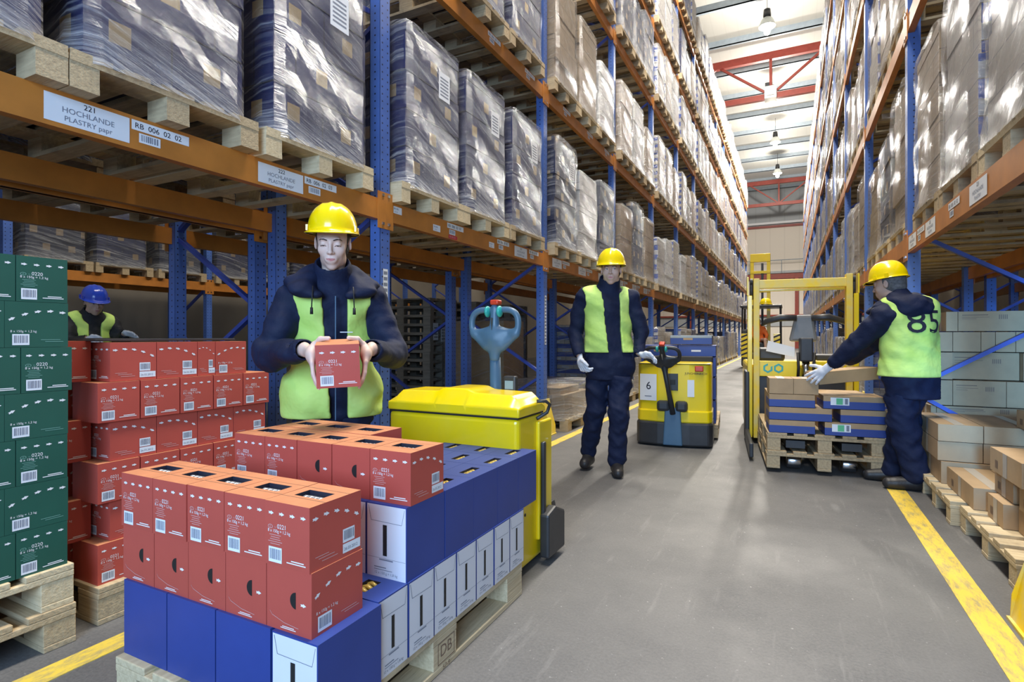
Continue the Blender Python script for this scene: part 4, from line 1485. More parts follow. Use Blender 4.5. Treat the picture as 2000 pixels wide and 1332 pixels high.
# wall of cartons (faces towards the camera)
ww = [(1.30, 1.155, (1.02, 1.09, 1.46, 1.74)), (1.15, 1.005, (0.96, 1.06, 1.22, 1.30, 1.41, 1.62, 1.9)), (1.0, 0.80, (0.93, 1.06, 1.45, 1.9)),
      (0.795, 0.61, (0.94, 1.06, 1.36, 1.62, 1.9)), (0.605, 0.50, (0.93, 0.965, 1.55, 1.9)), (0.495, 0.32, (0.93, 1.3, 1.6, 1.9)), (0.315, 0.144, (0.93, 1.3, 1.6, 1.9))]
for r_, (zt, zb, xs_) in enumerate(ww):
    for k in range(len(xs_) - 1):
        yo = 0.08 if (r_ == 2 and k == 1) else 0.0
        x0, x1 = xs_[k] * 1.14, min(1.93, xs_[k + 1] * 1.14 - 0.004)
        if x1 - x0 < 0.02:
            continue
        y0_ = 5.70
        kraft(x0, x1, y0_ + yo, y0_ + yo + 0.38, 1.12 + (zb - 1.12) * 1.12 if zb > 0.15 else 0.146, 1.12 + (zt - 1.12) * 1.12 - 0.003, 'blue-lit carton in the wall behind the standing man, %s layer from top, %s from left' % (ORD[r_], ORD[k]), (k % 2 == 1 or r_ == 0) and x1 - x0 > 0.2)
# middle steps
for k, (x0, x1) in enumerate(((0.885, 1.12), (1.125, 1.60))):
    kraft(x0, x1, 4.55, 5.2, 0.425, 0.535, 'flat carton on the top step of the middle stack, %s from the left' % ORD[k])
    kraft(x0 - 0.0, x1, 4.56, 5.2, 0.295, 0.42, 'flat carton one below the top step of the middle stack, %s from the left' % ORD[k])
kraft(0.90, 1.60, 4.54, 5.2, 0.147, 0.29, 'long flat carton at the base of the middle stack')
kraft(0.925, 1.14, 3.93, 4.50, 0.147, 0.268, 'long kraft carton lying on the edge of the second pallet')
kraft(1.145, 1.5, 3.95, 4.50, 0.147, 0.268, 'kraft carton set inward beside the long one on the second pallet')
# near stack
kraft(0.965, 1.20, 3.60, 3.84, 0.147, 0.270, 'single low kraft carton on the near end of the nearest right pallet')
kraft(1.02, 1.30, 3.18, 3.58, 0.147, 0.268, 'bottom kraft carton of the nearest right stack')
kraft(1.01, 1.32, 3.62, 3.90, 0.274, 0.39, 'kraft carton in the second layer of the nearest right stack, farther one')
kraft(1.005, 1.30, 3.20, 3.52, 0.274, 0.39, 'kraft carton in the second layer of the nearest right stack, nearer one')
kraft(0.985, 1.32, 3.42, 3.88, 0.394, 0.515, 'wide kraft carton on top of the nearest right stack, farther one')
kraft(1.0, 1.32, 3.05, 3.38, 0.394, 0.515, 'wide kraft carton on top of the nearest right stack, nearer one')
kraft(1.15, 1.42, 3.98, 4.25, 0.272, 0.39, 'brown kraft carton tucked behind the nearest stack')
kraft(1.30, 1.60, 4.28, 4.60, 0.54, 0.65, 'shaded brown carton set on the middle stack at the right')

# ---------------------------------------------------------------- smooth solids on a grid
class Sdf:
    def __init__(self, lo, hi, res):
        self.lo = np.array(lo, float)
        self.res = res
        self.n = np.ceil((np.array(hi) - self.lo) / res).astype(int) + 1
        self.g = np.full(self.n, 0.2, np.float32)

    def _win(self, lo, hi):
        a = np.clip(np.floor((np.array(lo) - self.lo) / self.res).astype(int), 0, self.n)
        b_ = np.clip(np.ceil((np.array(hi) - self.lo) / self.res).astype(int) + 1, 0, self.n)
        if np.any(b_ <= a):
            return None
        ax = [self.lo[i] + self.res * np.arange(a[i], b_[i], dtype=np.float32) for i in range(3)]
        X, Y, Z = np.meshgrid(*ax, indexing='ij', sparse=True)
        return (slice(a[0], b_[0]), slice(a[1], b_[1]), slice(a[2], b_[2])), X, Y, Z

    def _put(self, sl, d, k, op):
        g = self.g[sl]
        if op == 'u':
            if k > 0:
                h = np.maximum(k - np.abs(g - d), 0) / k
                self.g[sl] = np.minimum(g, d) - h * h * k * 0.25
            else:
                self.g[sl] = np.minimum(g, d)
        elif op == 's':
            d = -d
            if k > 0:
                h = np.maximum(k - np.abs(g - d), 0) / k
                self.g[sl] = np.maximum(g, d) + h * h * k * 0.25
            else:
                self.g[sl] = np.maximum(g, d)

    def cap(self, a, b_, r1, r2=None, k=0.02, op='u', flat=None, ext=0.0):
        """tapered capsule; flat=(axis, f): squeezed to f along the axis"""
        r2 = r1 if r2 is None else r2
        a, b_ = np.array(a, float), np.array(b_, float)
        R = max(r1, r2) + k + 3 * self.res + 0.01
        w = self._win(np.minimum(a, b_) - R, np.maximum(a, b_) + R)
        if w is None:
            return
        sl, X, Y, Z = w
        px, py, pz = X - a[0], Y - a[1], Z - a[2]
        d = b_ - a
        L2 = max(float(d @ d), 1e-9)
        t = np.clip((px * d[0] + py * d[1] + pz * d[2]) / L2, 0, 1)
        qx, qy, qz = px - t * d[0], py - t * d[1], pz - t * d[2]
        f = 1.0
        if flat:
            n, f = np.array(flat[0], float), flat[1]
            n /= np.linalg.norm(n)
            s_ = (qx * n[0] + qy * n[1] + qz * n[2]) * (1 / f - 1)
            qx, qy, qz = qx + s_ * n[0], qy + s_ * n[1], qz + s_ * n[2]
        dist = (np.sqrt(qx * qx + qy * qy + qz * qz) - (r1 + (r2 - r1) * t)) * (f if f < 1 else 1)
        self._put(sl, dist.astype(np.float32), k, op)

    def ell(self, c, r, k=0.02, op='u', R=None):
        c, r = np.array(c, float), np.array(r, float)
        m = r.max() + k + 3 * self.res + 0.01
        w = self._win(c - m, c + m)
        if w is None:
            return
        sl, X, Y, Z = w
        x, y, z = X - c[0], Y - c[1], Z - c[2]
        if R is not None:
            R = np.array(R)
            x, y, z = (R[0, 0] * x + R[1, 0] * y + R[2, 0] * z, R[0, 1] * x + R[1, 1] * y + R[2, 1] * z, R[0, 2] * x + R[1, 2] * y + R[2, 2] * z)
        k0 = np.sqrt((x / r[0]) ** 2 + (y / r[1]) ** 2 + (z / r[2]) ** 2)
        k1 = np.sqrt((x / r[0] ** 2) ** 2 + (y / r[1] ** 2) ** 2 + (z / r[2] ** 2) ** 2) + 1e-6
        self._put(sl, (k0 * (k0 - 1) / k1).astype(np.float32), k, op)

    def box(self, c, h, rr=0.005, k=0.0, op='u', R=None):
        c, h = np.array(c, float), np.array(h, float)
        m = np.linalg.norm(h) + k + 3 * self.res
        w = self._win(c - m, c + m)
        if w is None:
            return
        sl, X, Y, Z = w
        x, y, z = X - c[0], Y - c[1], Z - c[2]
        if R is not None:
            R = np.array(R)
            x, y, z = (R[0, 0] * x + R[1, 0] * y + R[2, 0] * z, R[0, 1] * x + R[1, 1] * y + R[2, 1] * z, R[0, 2] * x + R[1, 2] * y + R[2, 2] * z)
        qx, qy, qz = np.abs(x) - h[0] + rr, np.abs(y) - h[1] + rr, np.abs(z) - h[2] + rr
        o = np.sqrt(np.maximum(qx, 0) ** 2 + np.maximum(qy, 0) ** 2 + np.maximum(qz, 0) ** 2) + np.minimum(np.maximum(np.maximum(qx, qy), qz), 0) - rr
        self._put(sl, o.astype(np.float32), k, op)

    def wrinkle(self, amp, f=26.0, seed=0, zlo=None, zhi=None):
        r = np.random.RandomState(seed)
        ax = [self.lo[i] + self.res * np.arange(self.n[i], dtype=np.float32) for i in range(3)]
        X, Y, Z = np.meshgrid(*ax, indexing='ij', sparse=True)
        w = 0
        for q in range(5):
            a, b_, c_ = r.uniform(-1, 1, 3) * f * (0.7 + 0.35 * q)
            ph = r.uniform(0, 6.28)
            w = w + np.sin(a * X + b_ * Y + 1.5 * c_ * Z + ph + 1.3 * np.sin(0.5 * b_ * X - 0.6 * a * Z + ph)) / (1 + 0.4 * q)
        w = np.abs(w) ** 1.2 * np.sign(w)
        self.g += (amp * 0.5 * w).astype(np.float32)

    def mesh(self, name, mats, matfn=None, relax=1):
        g = self.g
        s_ = g < 0
        n = self.n
        c = np.zeros(n - 1, np.int16)
        for i in (0, 1):
            for j in (0, 1):
                for k in (0, 1):
                    c += s_[i:n[0] - 1 + i, j:n[1] - 1 + j, k:n[2] - 1 + k]
        cells = np.argwhere((c > 0) & (c < 8))
        idx = np.full(n - 1, -1, np.int64)
        idx[tuple(cells.T)] = np.arange(len(cells))
        P = np.zeros((len(cells), 3)); W = np.zeros(len(cells))
        corners = [(i, j, k) for i in (0, 1) for j in (0, 1) for k in (0, 1)]
        val = {q: g[cells[:, 0] + q[0], cells[:, 1] + q[1], cells[:, 2] + q[2]].astype(float) for q in corners}
        for q in corners:
            for ax in range(3):
                if q[ax] == 0:
                    q2 = list(q); q2[ax] = 1; q2 = tuple(q2)
                    a, b_ = val[q], val[q2]
                    m = (a < 0) != (b_ < 0)
                    t = np.where(m, a / np.where(m, a - b_, 1), 0)
                    p = np.array(q, float)[None, :] + np.zeros((len(cells), 1))
                    p[:, ax] += t
                    P[m] += p[m]; W[m] += 1
        P = self.lo + (cells + P / W[:, None]) * self.res
        faces = []
        for ax in range(3):
            u, v = [(1, 2), (2, 0), (0, 1)][ax]
            sl0 = [slice(1, n[i] - 1) for i in range(3)]; sl1 = list(sl0)
            sl0[ax] = slice(0, n[ax] - 1); sl1[ax] = slice(1, n[ax])
            A, B = s_[tuple(sl0)], s_[tuple(sl1)]
            e = np.argwhere(A != B)
            if not len(e):
                continue
            inside = A[tuple(e.T)]
            off = np.array([1, 1, 1]); off[ax] = 0
            e = e + off

            def cell(du, dv):
                q = e.copy(); q[:, u] -= du; q[:, v] -= dv
                return idx[tuple(q.T)]
            f = np.stack([cell(1, 1), cell(0, 1), cell(0, 0), cell(1, 0)], 1)
            f[~inside] = f[~inside][:, ::-1]
            faces.append(f)
        F_ = np.concatenate(faces)
        F_ = F_[(F_ >= 0).all(1)]
        ed = np.concatenate([F_[:, [0, 1]], F_[:, [1, 2]], F_[:, [2, 3]], F_[:, [3, 0]]])
        for _ in range(relax):
            acc = np.zeros_like(P); cnt = np.zeros(len(P))
            for i in range(3):
                acc[:, i] = np.bincount(ed[:, 0], P[ed[:, 1], i], len(P)) + np.bincount(ed[:, 1], P[ed[:, 0], i], len(P))
            cnt = np.bincount(ed[:, 0], minlength=len(P)) + np.bincount(ed[:, 1], minlength=len(P))
            P = P * 0.45 + 0.55 * acc / np.maximum(cnt, 1)[:, None]
        me = bpy.data.meshes.new(name)
        me.vertices.add(len(P)); me.vertices.foreach_set('co', P.astype(np.float32).ravel())
        me.loops.add(len(F_) * 4); me.loops.foreach_set('vertex_index', F_.astype(np.int32).ravel())
        me.polygons.add(len(F_)); me.polygons.foreach_set('loop_start', np.arange(0, len(F_) * 4, 4, dtype=np.int32))
        me.polygons.foreach_set('loop_total', np.full(len(F_), 4, np.int32))
        for m_ in mats:
            me.materials.append(m_)
        me.update(calc_edges=True)
        me.polygons.foreach_set('use_smooth', np.ones(len(F_), bool))
        if matfn is not None:
            at = me.attributes.new('lip', 'FLOAT', 'POINT')
            at.data.foreach_set('value', matfn(P).astype(np.float32))
        me.update()
        return me

    def obj(self, name, mats, parent=None, matfn=None, loc=(0, 0, 0), relax=1):
        return link_obj(name, self.mesh(name, mats, matfn, relax), parent, loc)


# ---------------------------------------------------------------- tiller head shared by both pallet trucks
def tiller_head(t, mat, c, k=1.0):
    """c: centre of the head in the truck's frame; looped grips left and right of a central stem"""
    c = np.array(c)
    S = Sdf(c + np.array((-0.19, -0.07, -0.20)), c + np.array((0.19, 0.07, 0.17)), 0.004)
    P = lambda x, z, y=0.0: c + np.array((x * k, y, z * k))
    for s_ in (-1, 1):
        pts = [(0.055 + 0.088 * abs(math.cos(q)) ** 0.75 * (1 if math.cos(q) > 0 else -1), 0.012 + 0.076 * (abs(math.sin(q)) ** 0.8) * (1 if math.sin(q) > 0 else -1)) for q in np.linspace(1.75, -0.75, 16)]
        for a, b_ in zip(pts[:-1], pts[1:]):
            S.cap(P(s_ * a[0], a[1]), P(s_ * b_[0], b_[1]), 0.0175, 0.0175, 0.0)
        S.cap(P(s_ * 0.128, -0.045), P(s_ * 0.05, -0.105), 0.020, 0.03, 0.02, flat=((0, 1, 0), 0.9))
        S.cap(P(s_ * 0.11, -0.03), P(s_ * 0.02, -0.04), 0.014, 0.035, 0.02, flat=((0, 1, 0), 0.8))
    S.ell(P(0, -0.06), (0.085, 0.034, 0.062), 0.02)
    S.cap(P(0, 0.10), P(0, -0.06), 0.021, 0.032, 0.012)
    S.cap(P(0, -0.08), P(0, -0.17), 0.045, 0.030, 0.03, flat=((0, 1, 0), 0.8))
    S.obj('tiller_head', [mat], t)
    for s_ in (-1, 1):
        B = Sdf(c + np.array((-0.08, -0.06, 0.0)), c + np.array((0.08, 0.06, 0.16)), 0.0035)
        B.ell(P(s_ * 0.037, 0.078, -0.012), (0.016, 0.028, 0.032), 0)
        B.obj('travel_switch', [M['teal']], t)
    B = Sdf(c + np.array((-0.06, -0.06, 0.06)), c + np.array((0.06, 0.06, 0.18)), 0.0035)
    B.box(P(0.008, 0.128), (0.026, 0.026, 0.014), 0.008)
    B.obj('belly_button_switch', [M['red_btn']], t)
    b = MB(); b.poly2([(-0.006, 0.045), (0.006, 0.045), (0.0, -0.04)], P(0, 0.0, -0.0345), (1, 0, 0), (0, 0, 1), M['chrome']); b.obj('emblem', t)


def rbox(t, name, x0, y0, z0, x1, y1, z1, mat, bev=0.02, seg=3, smooth=False):
    b = MB(); b.box(x0, y0, z0, x1, y1, z1, mat)
    return b.obj(name, t, bevel=bev, seg=seg)


# ---------------------------------------------------------------- pallet truck one, carrying the foreground pallet
t1 = thing('pallet_truck', 'yellow electric pallet truck with grey-blue handle behind the foreground pallet', 'pallet truck', (-1.475, 2.275, 0))
b = MB()
b.prism([(-0.378, 0.03), (0.368, 0.03), (0.368, 0.735), (-0.378, 0.735)], 'y', 0.0, 0.30, M['yellow'])
o = b.obj('body', t1, bevel=0.022, seg=3)
b = MB()   # lid: bevelled hood with a raised middle
lx0, lx1 = -0.382, 0.372
sec = [(-0.004, 0.742), (-0.004, 0.785), (0.05, 0.842), (0.26, 0.842), (0.305, 0.80), (0.305, 0.742)]
vs = []
NS = 40
for q in range(NS + 1):
    x = lx0 + (lx1 - lx0) * q / NS
    e = min(x - lx0, lx1 - x)
    dz = -0.050 * max(0.0, 1 - e / 0.055) ** 1.0 + 0.017 / (1 + math.exp(-(0.088 - abs(x - 0.0)) / 0.008)) + 0.003 * math.cos(x * 8)
    for (yy, zz) in sec:
        vs.append((x, yy, max(0.742, zz + (dz * (1.0 if zz > 0.82 else 0.6) if zz > 0.79 else 0))))
n = len(sec)
fs = [tuple(reversed(range(n))), tuple(range(NS * n, (NS + 1) * n))]
for k in range(NS):
    for q in range(n):
        fs.append((k * n + q, k * n + (q + 1) % n, (k + 1) * n + (q + 1) % n, (k + 1) * n + q))
b.add(vs, fs, M['yellow'])
o = b.obj('battery_lid', t1, bevel=0.007, seg=3)
o.data.polygons.foreach_set('use_smooth', [True] * len(o.data.polygons))
o.data.set_sharp_from_angle(angle=math.radians(28))
rbox(t1, 'lid_seal', -0.374, 0.002, 0.733, 0.364, 0.298, 0.744, M['black'], 0.002, 1)
b = MB(); b.tube([(0.372, 0.20, 0.80), (0.405, 0.23, 0.80), (0.415, 0.26, 0.78), (0.40, 0.26, 0.74), (0.372, 0.20, 0.715)], 0.009, M['dark'], 8); b.obj('lid_strap', t1, smooth=True)
for s_ in (-0.215, 0.185):
    b = MB(); b.prism([(-1.10, 0.04), (-1.16, 0.045), (-1.16, 0.06), (-1.10, 0.095), (0.02, 0.095), (0.02, 0.03)], 'x', s_ - 0.075, s_ + 0.075, M['yellow_worn']); b.obj('fork', t1)
b = MB(); b.box(0.362, 0.20, 0.12, 0.385, 0.36, 0.70, M['yellow']); b.obj('side_panel', t1, bevel=0.008)
for z in (0.28, 0.43, 0.58):
    b = MB(); b.tube([(0.36, 0.07, z), (0.3705, 0.07, z)], 0.008, M['dark'], 8); b.obj('screw', t1)
b = MB(); b.box(0.385, 0.21, 0.10, 0.405, 0.245, 0.60, M['dark']); b.obj('edge_bumper', t1, bevel=0.008)
b = MB(); b.prism([(0.20, 0.035), (0.42, 0.03), (0.42, 0.22), (0.30, 0.27), (0.20, 0.25)], 'x', 0.385, 0.435, M['dark']); b.obj('wheel_cover', t1, bevel=0.012)
b = MB(); b.box(-0.36, 0.28, 0.05, 0.36, 0.50, 0.25, M['dark']); b.obj('rear_skirt', t1, bevel=0.03)
b = MB(); b.lathe([(0.0, -0.03), (0.055, -0.03), (0.055, 0.03), (0.0, 0.03)], (0.30, 0.34, 0.055), M['black'], 16, 'x'); b.obj('wheel', t1)
b = MB(); b.box(-0.16, 0.30, 0.2, 0.16, 0.42, 0.66, M['yellow']); b.obj('motor_cover', t1, bevel=0.03)
b = MB(); b.tube([(0.005, 0.46, 0.3), (0.005, 0.46, 0.7), (0.01, 0.44, 1.0)], [0.04, 0.034, 0.03], M['tiller'], 12); b.obj('tiller_arm', t1, smooth=True)
tiller_head(t1, M['tiller'], (0.012, 0.43, 1.175), 1.02)
b = MB(); b.box(0.10, 0.36, 0.80, 0.175, 0.40, 0.905, M['dark']); b.obj('display_unit', t1, bevel=0.01)
b = MB(); b.quad(0.112, 0.835, 0.05, 0.045, (0, 0.3590, 0), (1, 0, 0), (0, 0, 1), M['screen']); b.obj('screen', t1)

# ---------------------------------------------------------------- pallet truck two, pulled by the man in the middle
t2 = thing('pallet_truck', 'yellow electric pallet truck with paper sign 6, pulled along the aisle', 'pallet truck', (-1.045, 5.75, 0), math.radians(5))
b = MB()
arc = [(-0.36, 0.06), (-0.33, 0.0), (-0.15, -0.035), (0.15, -0.035), (0.33, 0.0), (0.36, 0.06), (0.36, 0.42), (-0.36, 0.42)]
b.prism(arc, 'z', 0.29, 0.845, M['yellow']); b.obj('body', t2, bevel=0.02, seg=3)
arc2 = [(x * 1.02, y - 0.012 if y < 0.3 else y) for x, y in arc]
b = MB(); b.prism(arc2, 'z', 0.245, 0.37, M['yellow']); b.obj('lower_band', t2, bevel=0.015)
arc3 = [(x * 1.035, y - 0.03 if y < 0.3 else y) for x, y in arc]
b = MB(); b.prism(arc3, 'z', 0.015, 0.25, M['dark']); b.obj('skirt', t2, bevel=0.02)
b = MB(); b.prism([(-0.10, 0.02), (0.09, 0.02), (0.07, 0.40), (-0.08, 0.40)], 'y', -0.082, -0.04, M['tiller']); b.obj('tiller_shroud', t2, bevel=0.012)
for z0, z1, x0, x1 in ((0.36, 0.47, -0.16, -0.03), (0.36, 0.47, 0.02, 0.14)):
    b = MB(); b.box(x0, -0.10, z0, x1, -0.03, z1, M['dark']); b.obj('tiller_cheek', t2, bevel=0.03)
b = MB(); b.quad(-0.325, 0.46, 0.165, 0.27, (0, -0.0, 0), (1, 0, 0), (0, 0, 1), M['white'])
b2 = MB(); b2.add([(-0.335, -0.012, 0.46), (-0.165, -0.042, 0.46), (-0.165, -0.042, 0.73), (-0.335, -0.012, 0.73)], [(0, 1, 2, 3)], M['white'])
u_ = Vector((0.17, -0.03, 0)).normalized()
b2.text('6', 0.11, 0.09, 0.115, Vector((-0.335, -0.0135, 0.46)), u_, (0, 0, 1), M['ink'], True)
b2.quad(0.05, 0.04, 0.07, 0.008, Vector((-0.335, -0.0135, 0.46)), u_, (0, 0, 1), M['grey_ink'])
b2.obj('paper_sign', t2)
b = MB()
b.text('JUNGHEINRICH', 0.030, 0.11, 0.735, Vector((0, -0.0395, 0)), Vector((1, 0.0, 0)), (0, 0, 1), M['ink'])
b.obj('maker_lettering', t2).rotation_euler = (0, 0, 0)
b = MB(); b.box(-0.352, -0.0375, 0.835, 0.352, 0.30, 0.84, M['black']); b.obj('lid_groove', t2)
b = MB(); b.box(0.205, -0.043, 0.765, 0.285, -0.012, 0.82, M['red_btn']); b.obj('emergency_switch', t2, bevel=0.008)
b = MB(); b.box(-0.055, -0.045, 0.57, 0.045, -0.03, 0.74, M['dark']); b.box(-0.03, -0.049, 0.63, 0.02, -0.044, 0.68, M['black']); b.obj('key_panel', t2, bevel=0.004)
b = MB(); b.add([(0.135, -0.0395, 0.51), (0.20, -0.0305, 0.51), (0.20, -0.0305, 0.68), (0.135, -0.0395, 0.68)], [(0, 1, 2, 3)], M['white']); b.obj('instruction_label', t2)
b = MB(); b.tube([(-0.0, -0.09, 0.34), (-0.04, -0.15, 0.60), (-0.07, -0.24, 0.83)], [0.028, 0.024, 0.026], M['dark'], 10); b.obj('tiller_arm', t2, smooth=True)
hd = thing('tmp', '', '')
tiller_head(t2, M['dark'], (0, 0, 0), 1.12)
for o in [c_ for c_ in t2.children if c_.name.split('.')[0] in ('tiller_head', 'travel_switch', 'belly_button_switch', 'emblem')]:
    o.rotation_euler = (math.radians(38), 0, math.radians(-4))
    o.location = (-0.075, -0.30, 0.93)
bpy.data.objects.remove(hd)
b = MB(); b.box(-0.36, 0.42, 0.05, 0.36, 0.5, 0.9, M['black']); b.obj('load_guard', t2, bevel=0.01)
for s_ in (-0.18, 0.18):
    b = MB(); b.box(s_ - 0.08, 0.45, 0.04, s_ + 0.08, 1.6, 0.10, M['dark']); b.obj('fork', t2)
pallet_thing('wooden pallet carried by the moving truck behind the man', (-1.10 + 0.42, 6.30, 0.02), math.radians(95), 'wood', L=1.2)
k_ = 0
for (x0, x1, z0, z1) in ((-0.40, 0.0, 0.165, 0.42), (0.005, 0.40, 0.165, 0.42), (-0.40, 0.0, 0.425, 0.67), (0.005, 0.40, 0.425, 0.67), (-0.40, 0.0, 0.675, 0.89), (0.005, 0.40, 0.675, 0.89), (-0.40, 0.0, 0.895, 1.02), (0.005, 0.40, 0.895, 1.02), (-0.08, 0.36, 1.025, 1.13)):
    b = MB(); b.box(x0, 0, z0, x1, 0.5, z1 - 0.006, M['blue_card']); b.box(x0, -0.001, z1 - 0.02, x1, 0.501, z1 - 0.012, M['ink'])
    b.quad(x0 + 0.14, z0 + 0.05, 0.1, 0.02, (0, -0.0025, 0), (1, 0, 0), (0, 0, 1), M['white_ink'] if k_ % 2 else M['kraft'])
    if k_ == 8:
        b.box(x0, -0.002, z1 - 0.035, x1, 0.5, z1 - 0.005, M['purlin'])
    o = b.obj('blue_crate', None, bevel=0.004)
    o.location = (-1.11, 6.34, 0); o.rotation_euler = (0, 0, math.radians(5))
    tag(o, 'dark blue crate on the second pallet truck, %s layer from the bottom, %s side' % (ORD[k_ // 2], 'left' if k_ % 2 == 0 and k_ < 8 else 'right'), 'crate', 'blue crates on the moving truck')
    k_ += 1

# ---------------------------------------------------------------- mast truck with the half loaded pallets
A3 = math.radians(6)
t3 = thing('fork_lift_stacker', 'yellow mast stacker facing the camera with two pallets on its forks', 'stacker', (0.115, 6.33, 0), A3)
for s_, nm in ((-1, 'left'), (1, 'right')):
    b = MB()
    b.box(s_ * 0.42 - 0.028, -0.02, 0.06, s_ * 0.42 + 0.028, 0.07, 1.735 - (0.02 if s_ < 0 else 0), M['yellow_worn'])
    b.obj('mast_channel', t3, bevel=0.004)
    b = MB(); b.box(s_ * 0.482 - 0.022, 0.0, 0.06, s_ * 0.482 + 0.022, 0.09, 1.54, M['yellow']); b.box(s_ * 0.502 - 0.008, 0.0, 1.54, s_ * 0.502 + 0.008, 0.09, 1.735, M['yellow']); b.obj('outer_mast', t3, bevel=0.004)
    b = MB(); b.tube([(s_ * 0.467, 0.045, 1.50), (s_ * 0.467, 0.045, 1.70)], 0.018, M['dark'], 10); b.obj('lift_cylinder', t3, smooth=True)
    b = MB(); b.lathe([(0.0, -0.012), (0.03, -0.012), (0.03, 0.012), (0.0, 0.012)], (s_ * 0.467, 0.04, 1.69), M['dark'], 14, 'x'); b.obj('chain_pulley', t3)
b = MB(); b.box(-0.40, -0.01, 1.61, 0.40, 0.06, 1.70, M['yellow_worn']); b.box(-0.40, 0.06, 1.585, 0.40, 0.10, 1.61, M['yellow']); b.obj('crossbar', t3, bevel=0.006)
b = MB(); b.box(-0.41, 0.02, 0.70, -0.02, 0.10, 0.86, M['yellow']); b.box(0.12, 0.02, 0.70, 0.41, 0.10, 0.86, M['yellow']); b.box(-0.41, 0.04, 0.06, 0.41, 0.14, 0.70, M['dark']); b.obj('carriage_plate', t3, bevel=0.006)
b = MB()
for cx_ in (-0.31, -0.21):
    n = 6
    pts = [(cx_ + 0.05 * math.cos(math.pi / 3 * k + 0.52), 0.785 + 0.05 * math.sin(math.pi / 3 * k + 0.52)) for k in range(6)]
    inn = [(cx_ + 0.03 * math.cos(math.pi / 3 * k + 0.52), 0.785 + 0.03 * math.sin(math.pi / 3 * k + 0.52)) for k in range(6)]
    for k in range(6 if cx_ > -0.3 else 5):
        kk = (k + (1 if cx_ < -0.3 else 0)) % 6; q = (kk + 1) % 6
        b.poly2([pts[kk], pts[q], inn[q], inn[kk]], (0, 0.0185, 0), (1, 0, 0), (0, 0, 1), M['teal'])
b.obj('hexagon_mark', t3)
b = MB(); b.box(-0.02, -0.04, 0.86, 0.10, 0.08, 1.10, M['dark']); b.obj('valve_block', t3, bevel=0.015)
b = MB(); b.lathe([(0, 0.0), (0.035, 0.0), (0.035, 0.20), (0, 0.20)], (0.04, 0.02, 0.66), M['chrome'], 16); b.obj('lift_ram', t3, smooth=True)
for s_ in (-0.035, 0.115):
    b = MB(); b.tube([(s_, 0.0, 0.68), (s_ * 0.9, -0.03, 0.8), (s_, 0.0, 0.95)], 0.014, M['black'], 8); b.obj('hydraulic_hose', t3, smooth=True)
b = MB(); b.prism([(-0.10, 1.06), (0.17, 1.06), (0.13, 1.34), (-0.04, 1.34)], 'y', 0.16, 0.22, M['seat_grey']); b.obj('seat_back', t3, bevel=0.03)
for s_ in (-1, 1):
    b = MB(); b.tube([(0.04 + s_ * 0.07, 0.12, 1.305), (0.04 + s_ * 0.22, 0.14, 1.31), (0.04 + s_ * 0.36, 0.16, 1.27), (0.04 + s_ * 0.40, 0.18, 1.23)], [0.03, 0.038, 0.03, 0.012], M['dark'], 10); b.obj('armrest', t3, smooth=True)
b = MB(); b.box(-0.40, 0.3, 0.84, -0.12, 0.62, 0.99, M['dark']); b.obj('console', t3, bevel=0.04)
b = MB(); b.box(0.17, 0.3, 0.86, 0.42, 0.7, 0.92, M['dark']); b.obj('battery_cover', t3, bevel=0.015)
b = MB(); b.box(-0.50, 0.14, 0.05, 0.50, 1.5, 0.82, M['yellow']); b.obj('chassis', t3, bevel=0.03)
b = MB(); b.box(-0.53, -0.9, 0.03, -0.495, 0.3, 0.16, M['dark']); b.box(-0.53, -0.05, 0.03, -0.49, 0.3, 0.75, M['dark']); b.obj('straddle_leg', t3, bevel=0.01)
for s_ in (-1, 1):
    b = MB(); b.box(s_ * 0.2 - 0.07, -1.25, 0.205, s_ * 0.2 + 0.07, 0.04, 0.265, M['dark']); b.obj('fork', t3)
    b = MB(); b.lathe([(0.0, -0.055), (0.052, -0.055), (0.058, -0.045), (0.058, 0.045), (0.052, 0.055), (0, 0.055)], (s_ * 0.2, -1.12, 0.075), M['chrome'], 18, 'x'); b.obj('load_roller', t3, smooth=True)
b = MB(); b.prism([(-0.32, 0.96), (-0.05, 0.90), (-0.05, 1.0), (-0.3, 1.07)], 'y', 0.12, 0.15, M['white']); b.obj('document_sheet', t3)

c3, s3 = math.cos(A3), math.sin(A3)


def W3(x, y):
    return (0.115 + x * c3 - y * s3, 6.33 + x * s3 + y * c3)


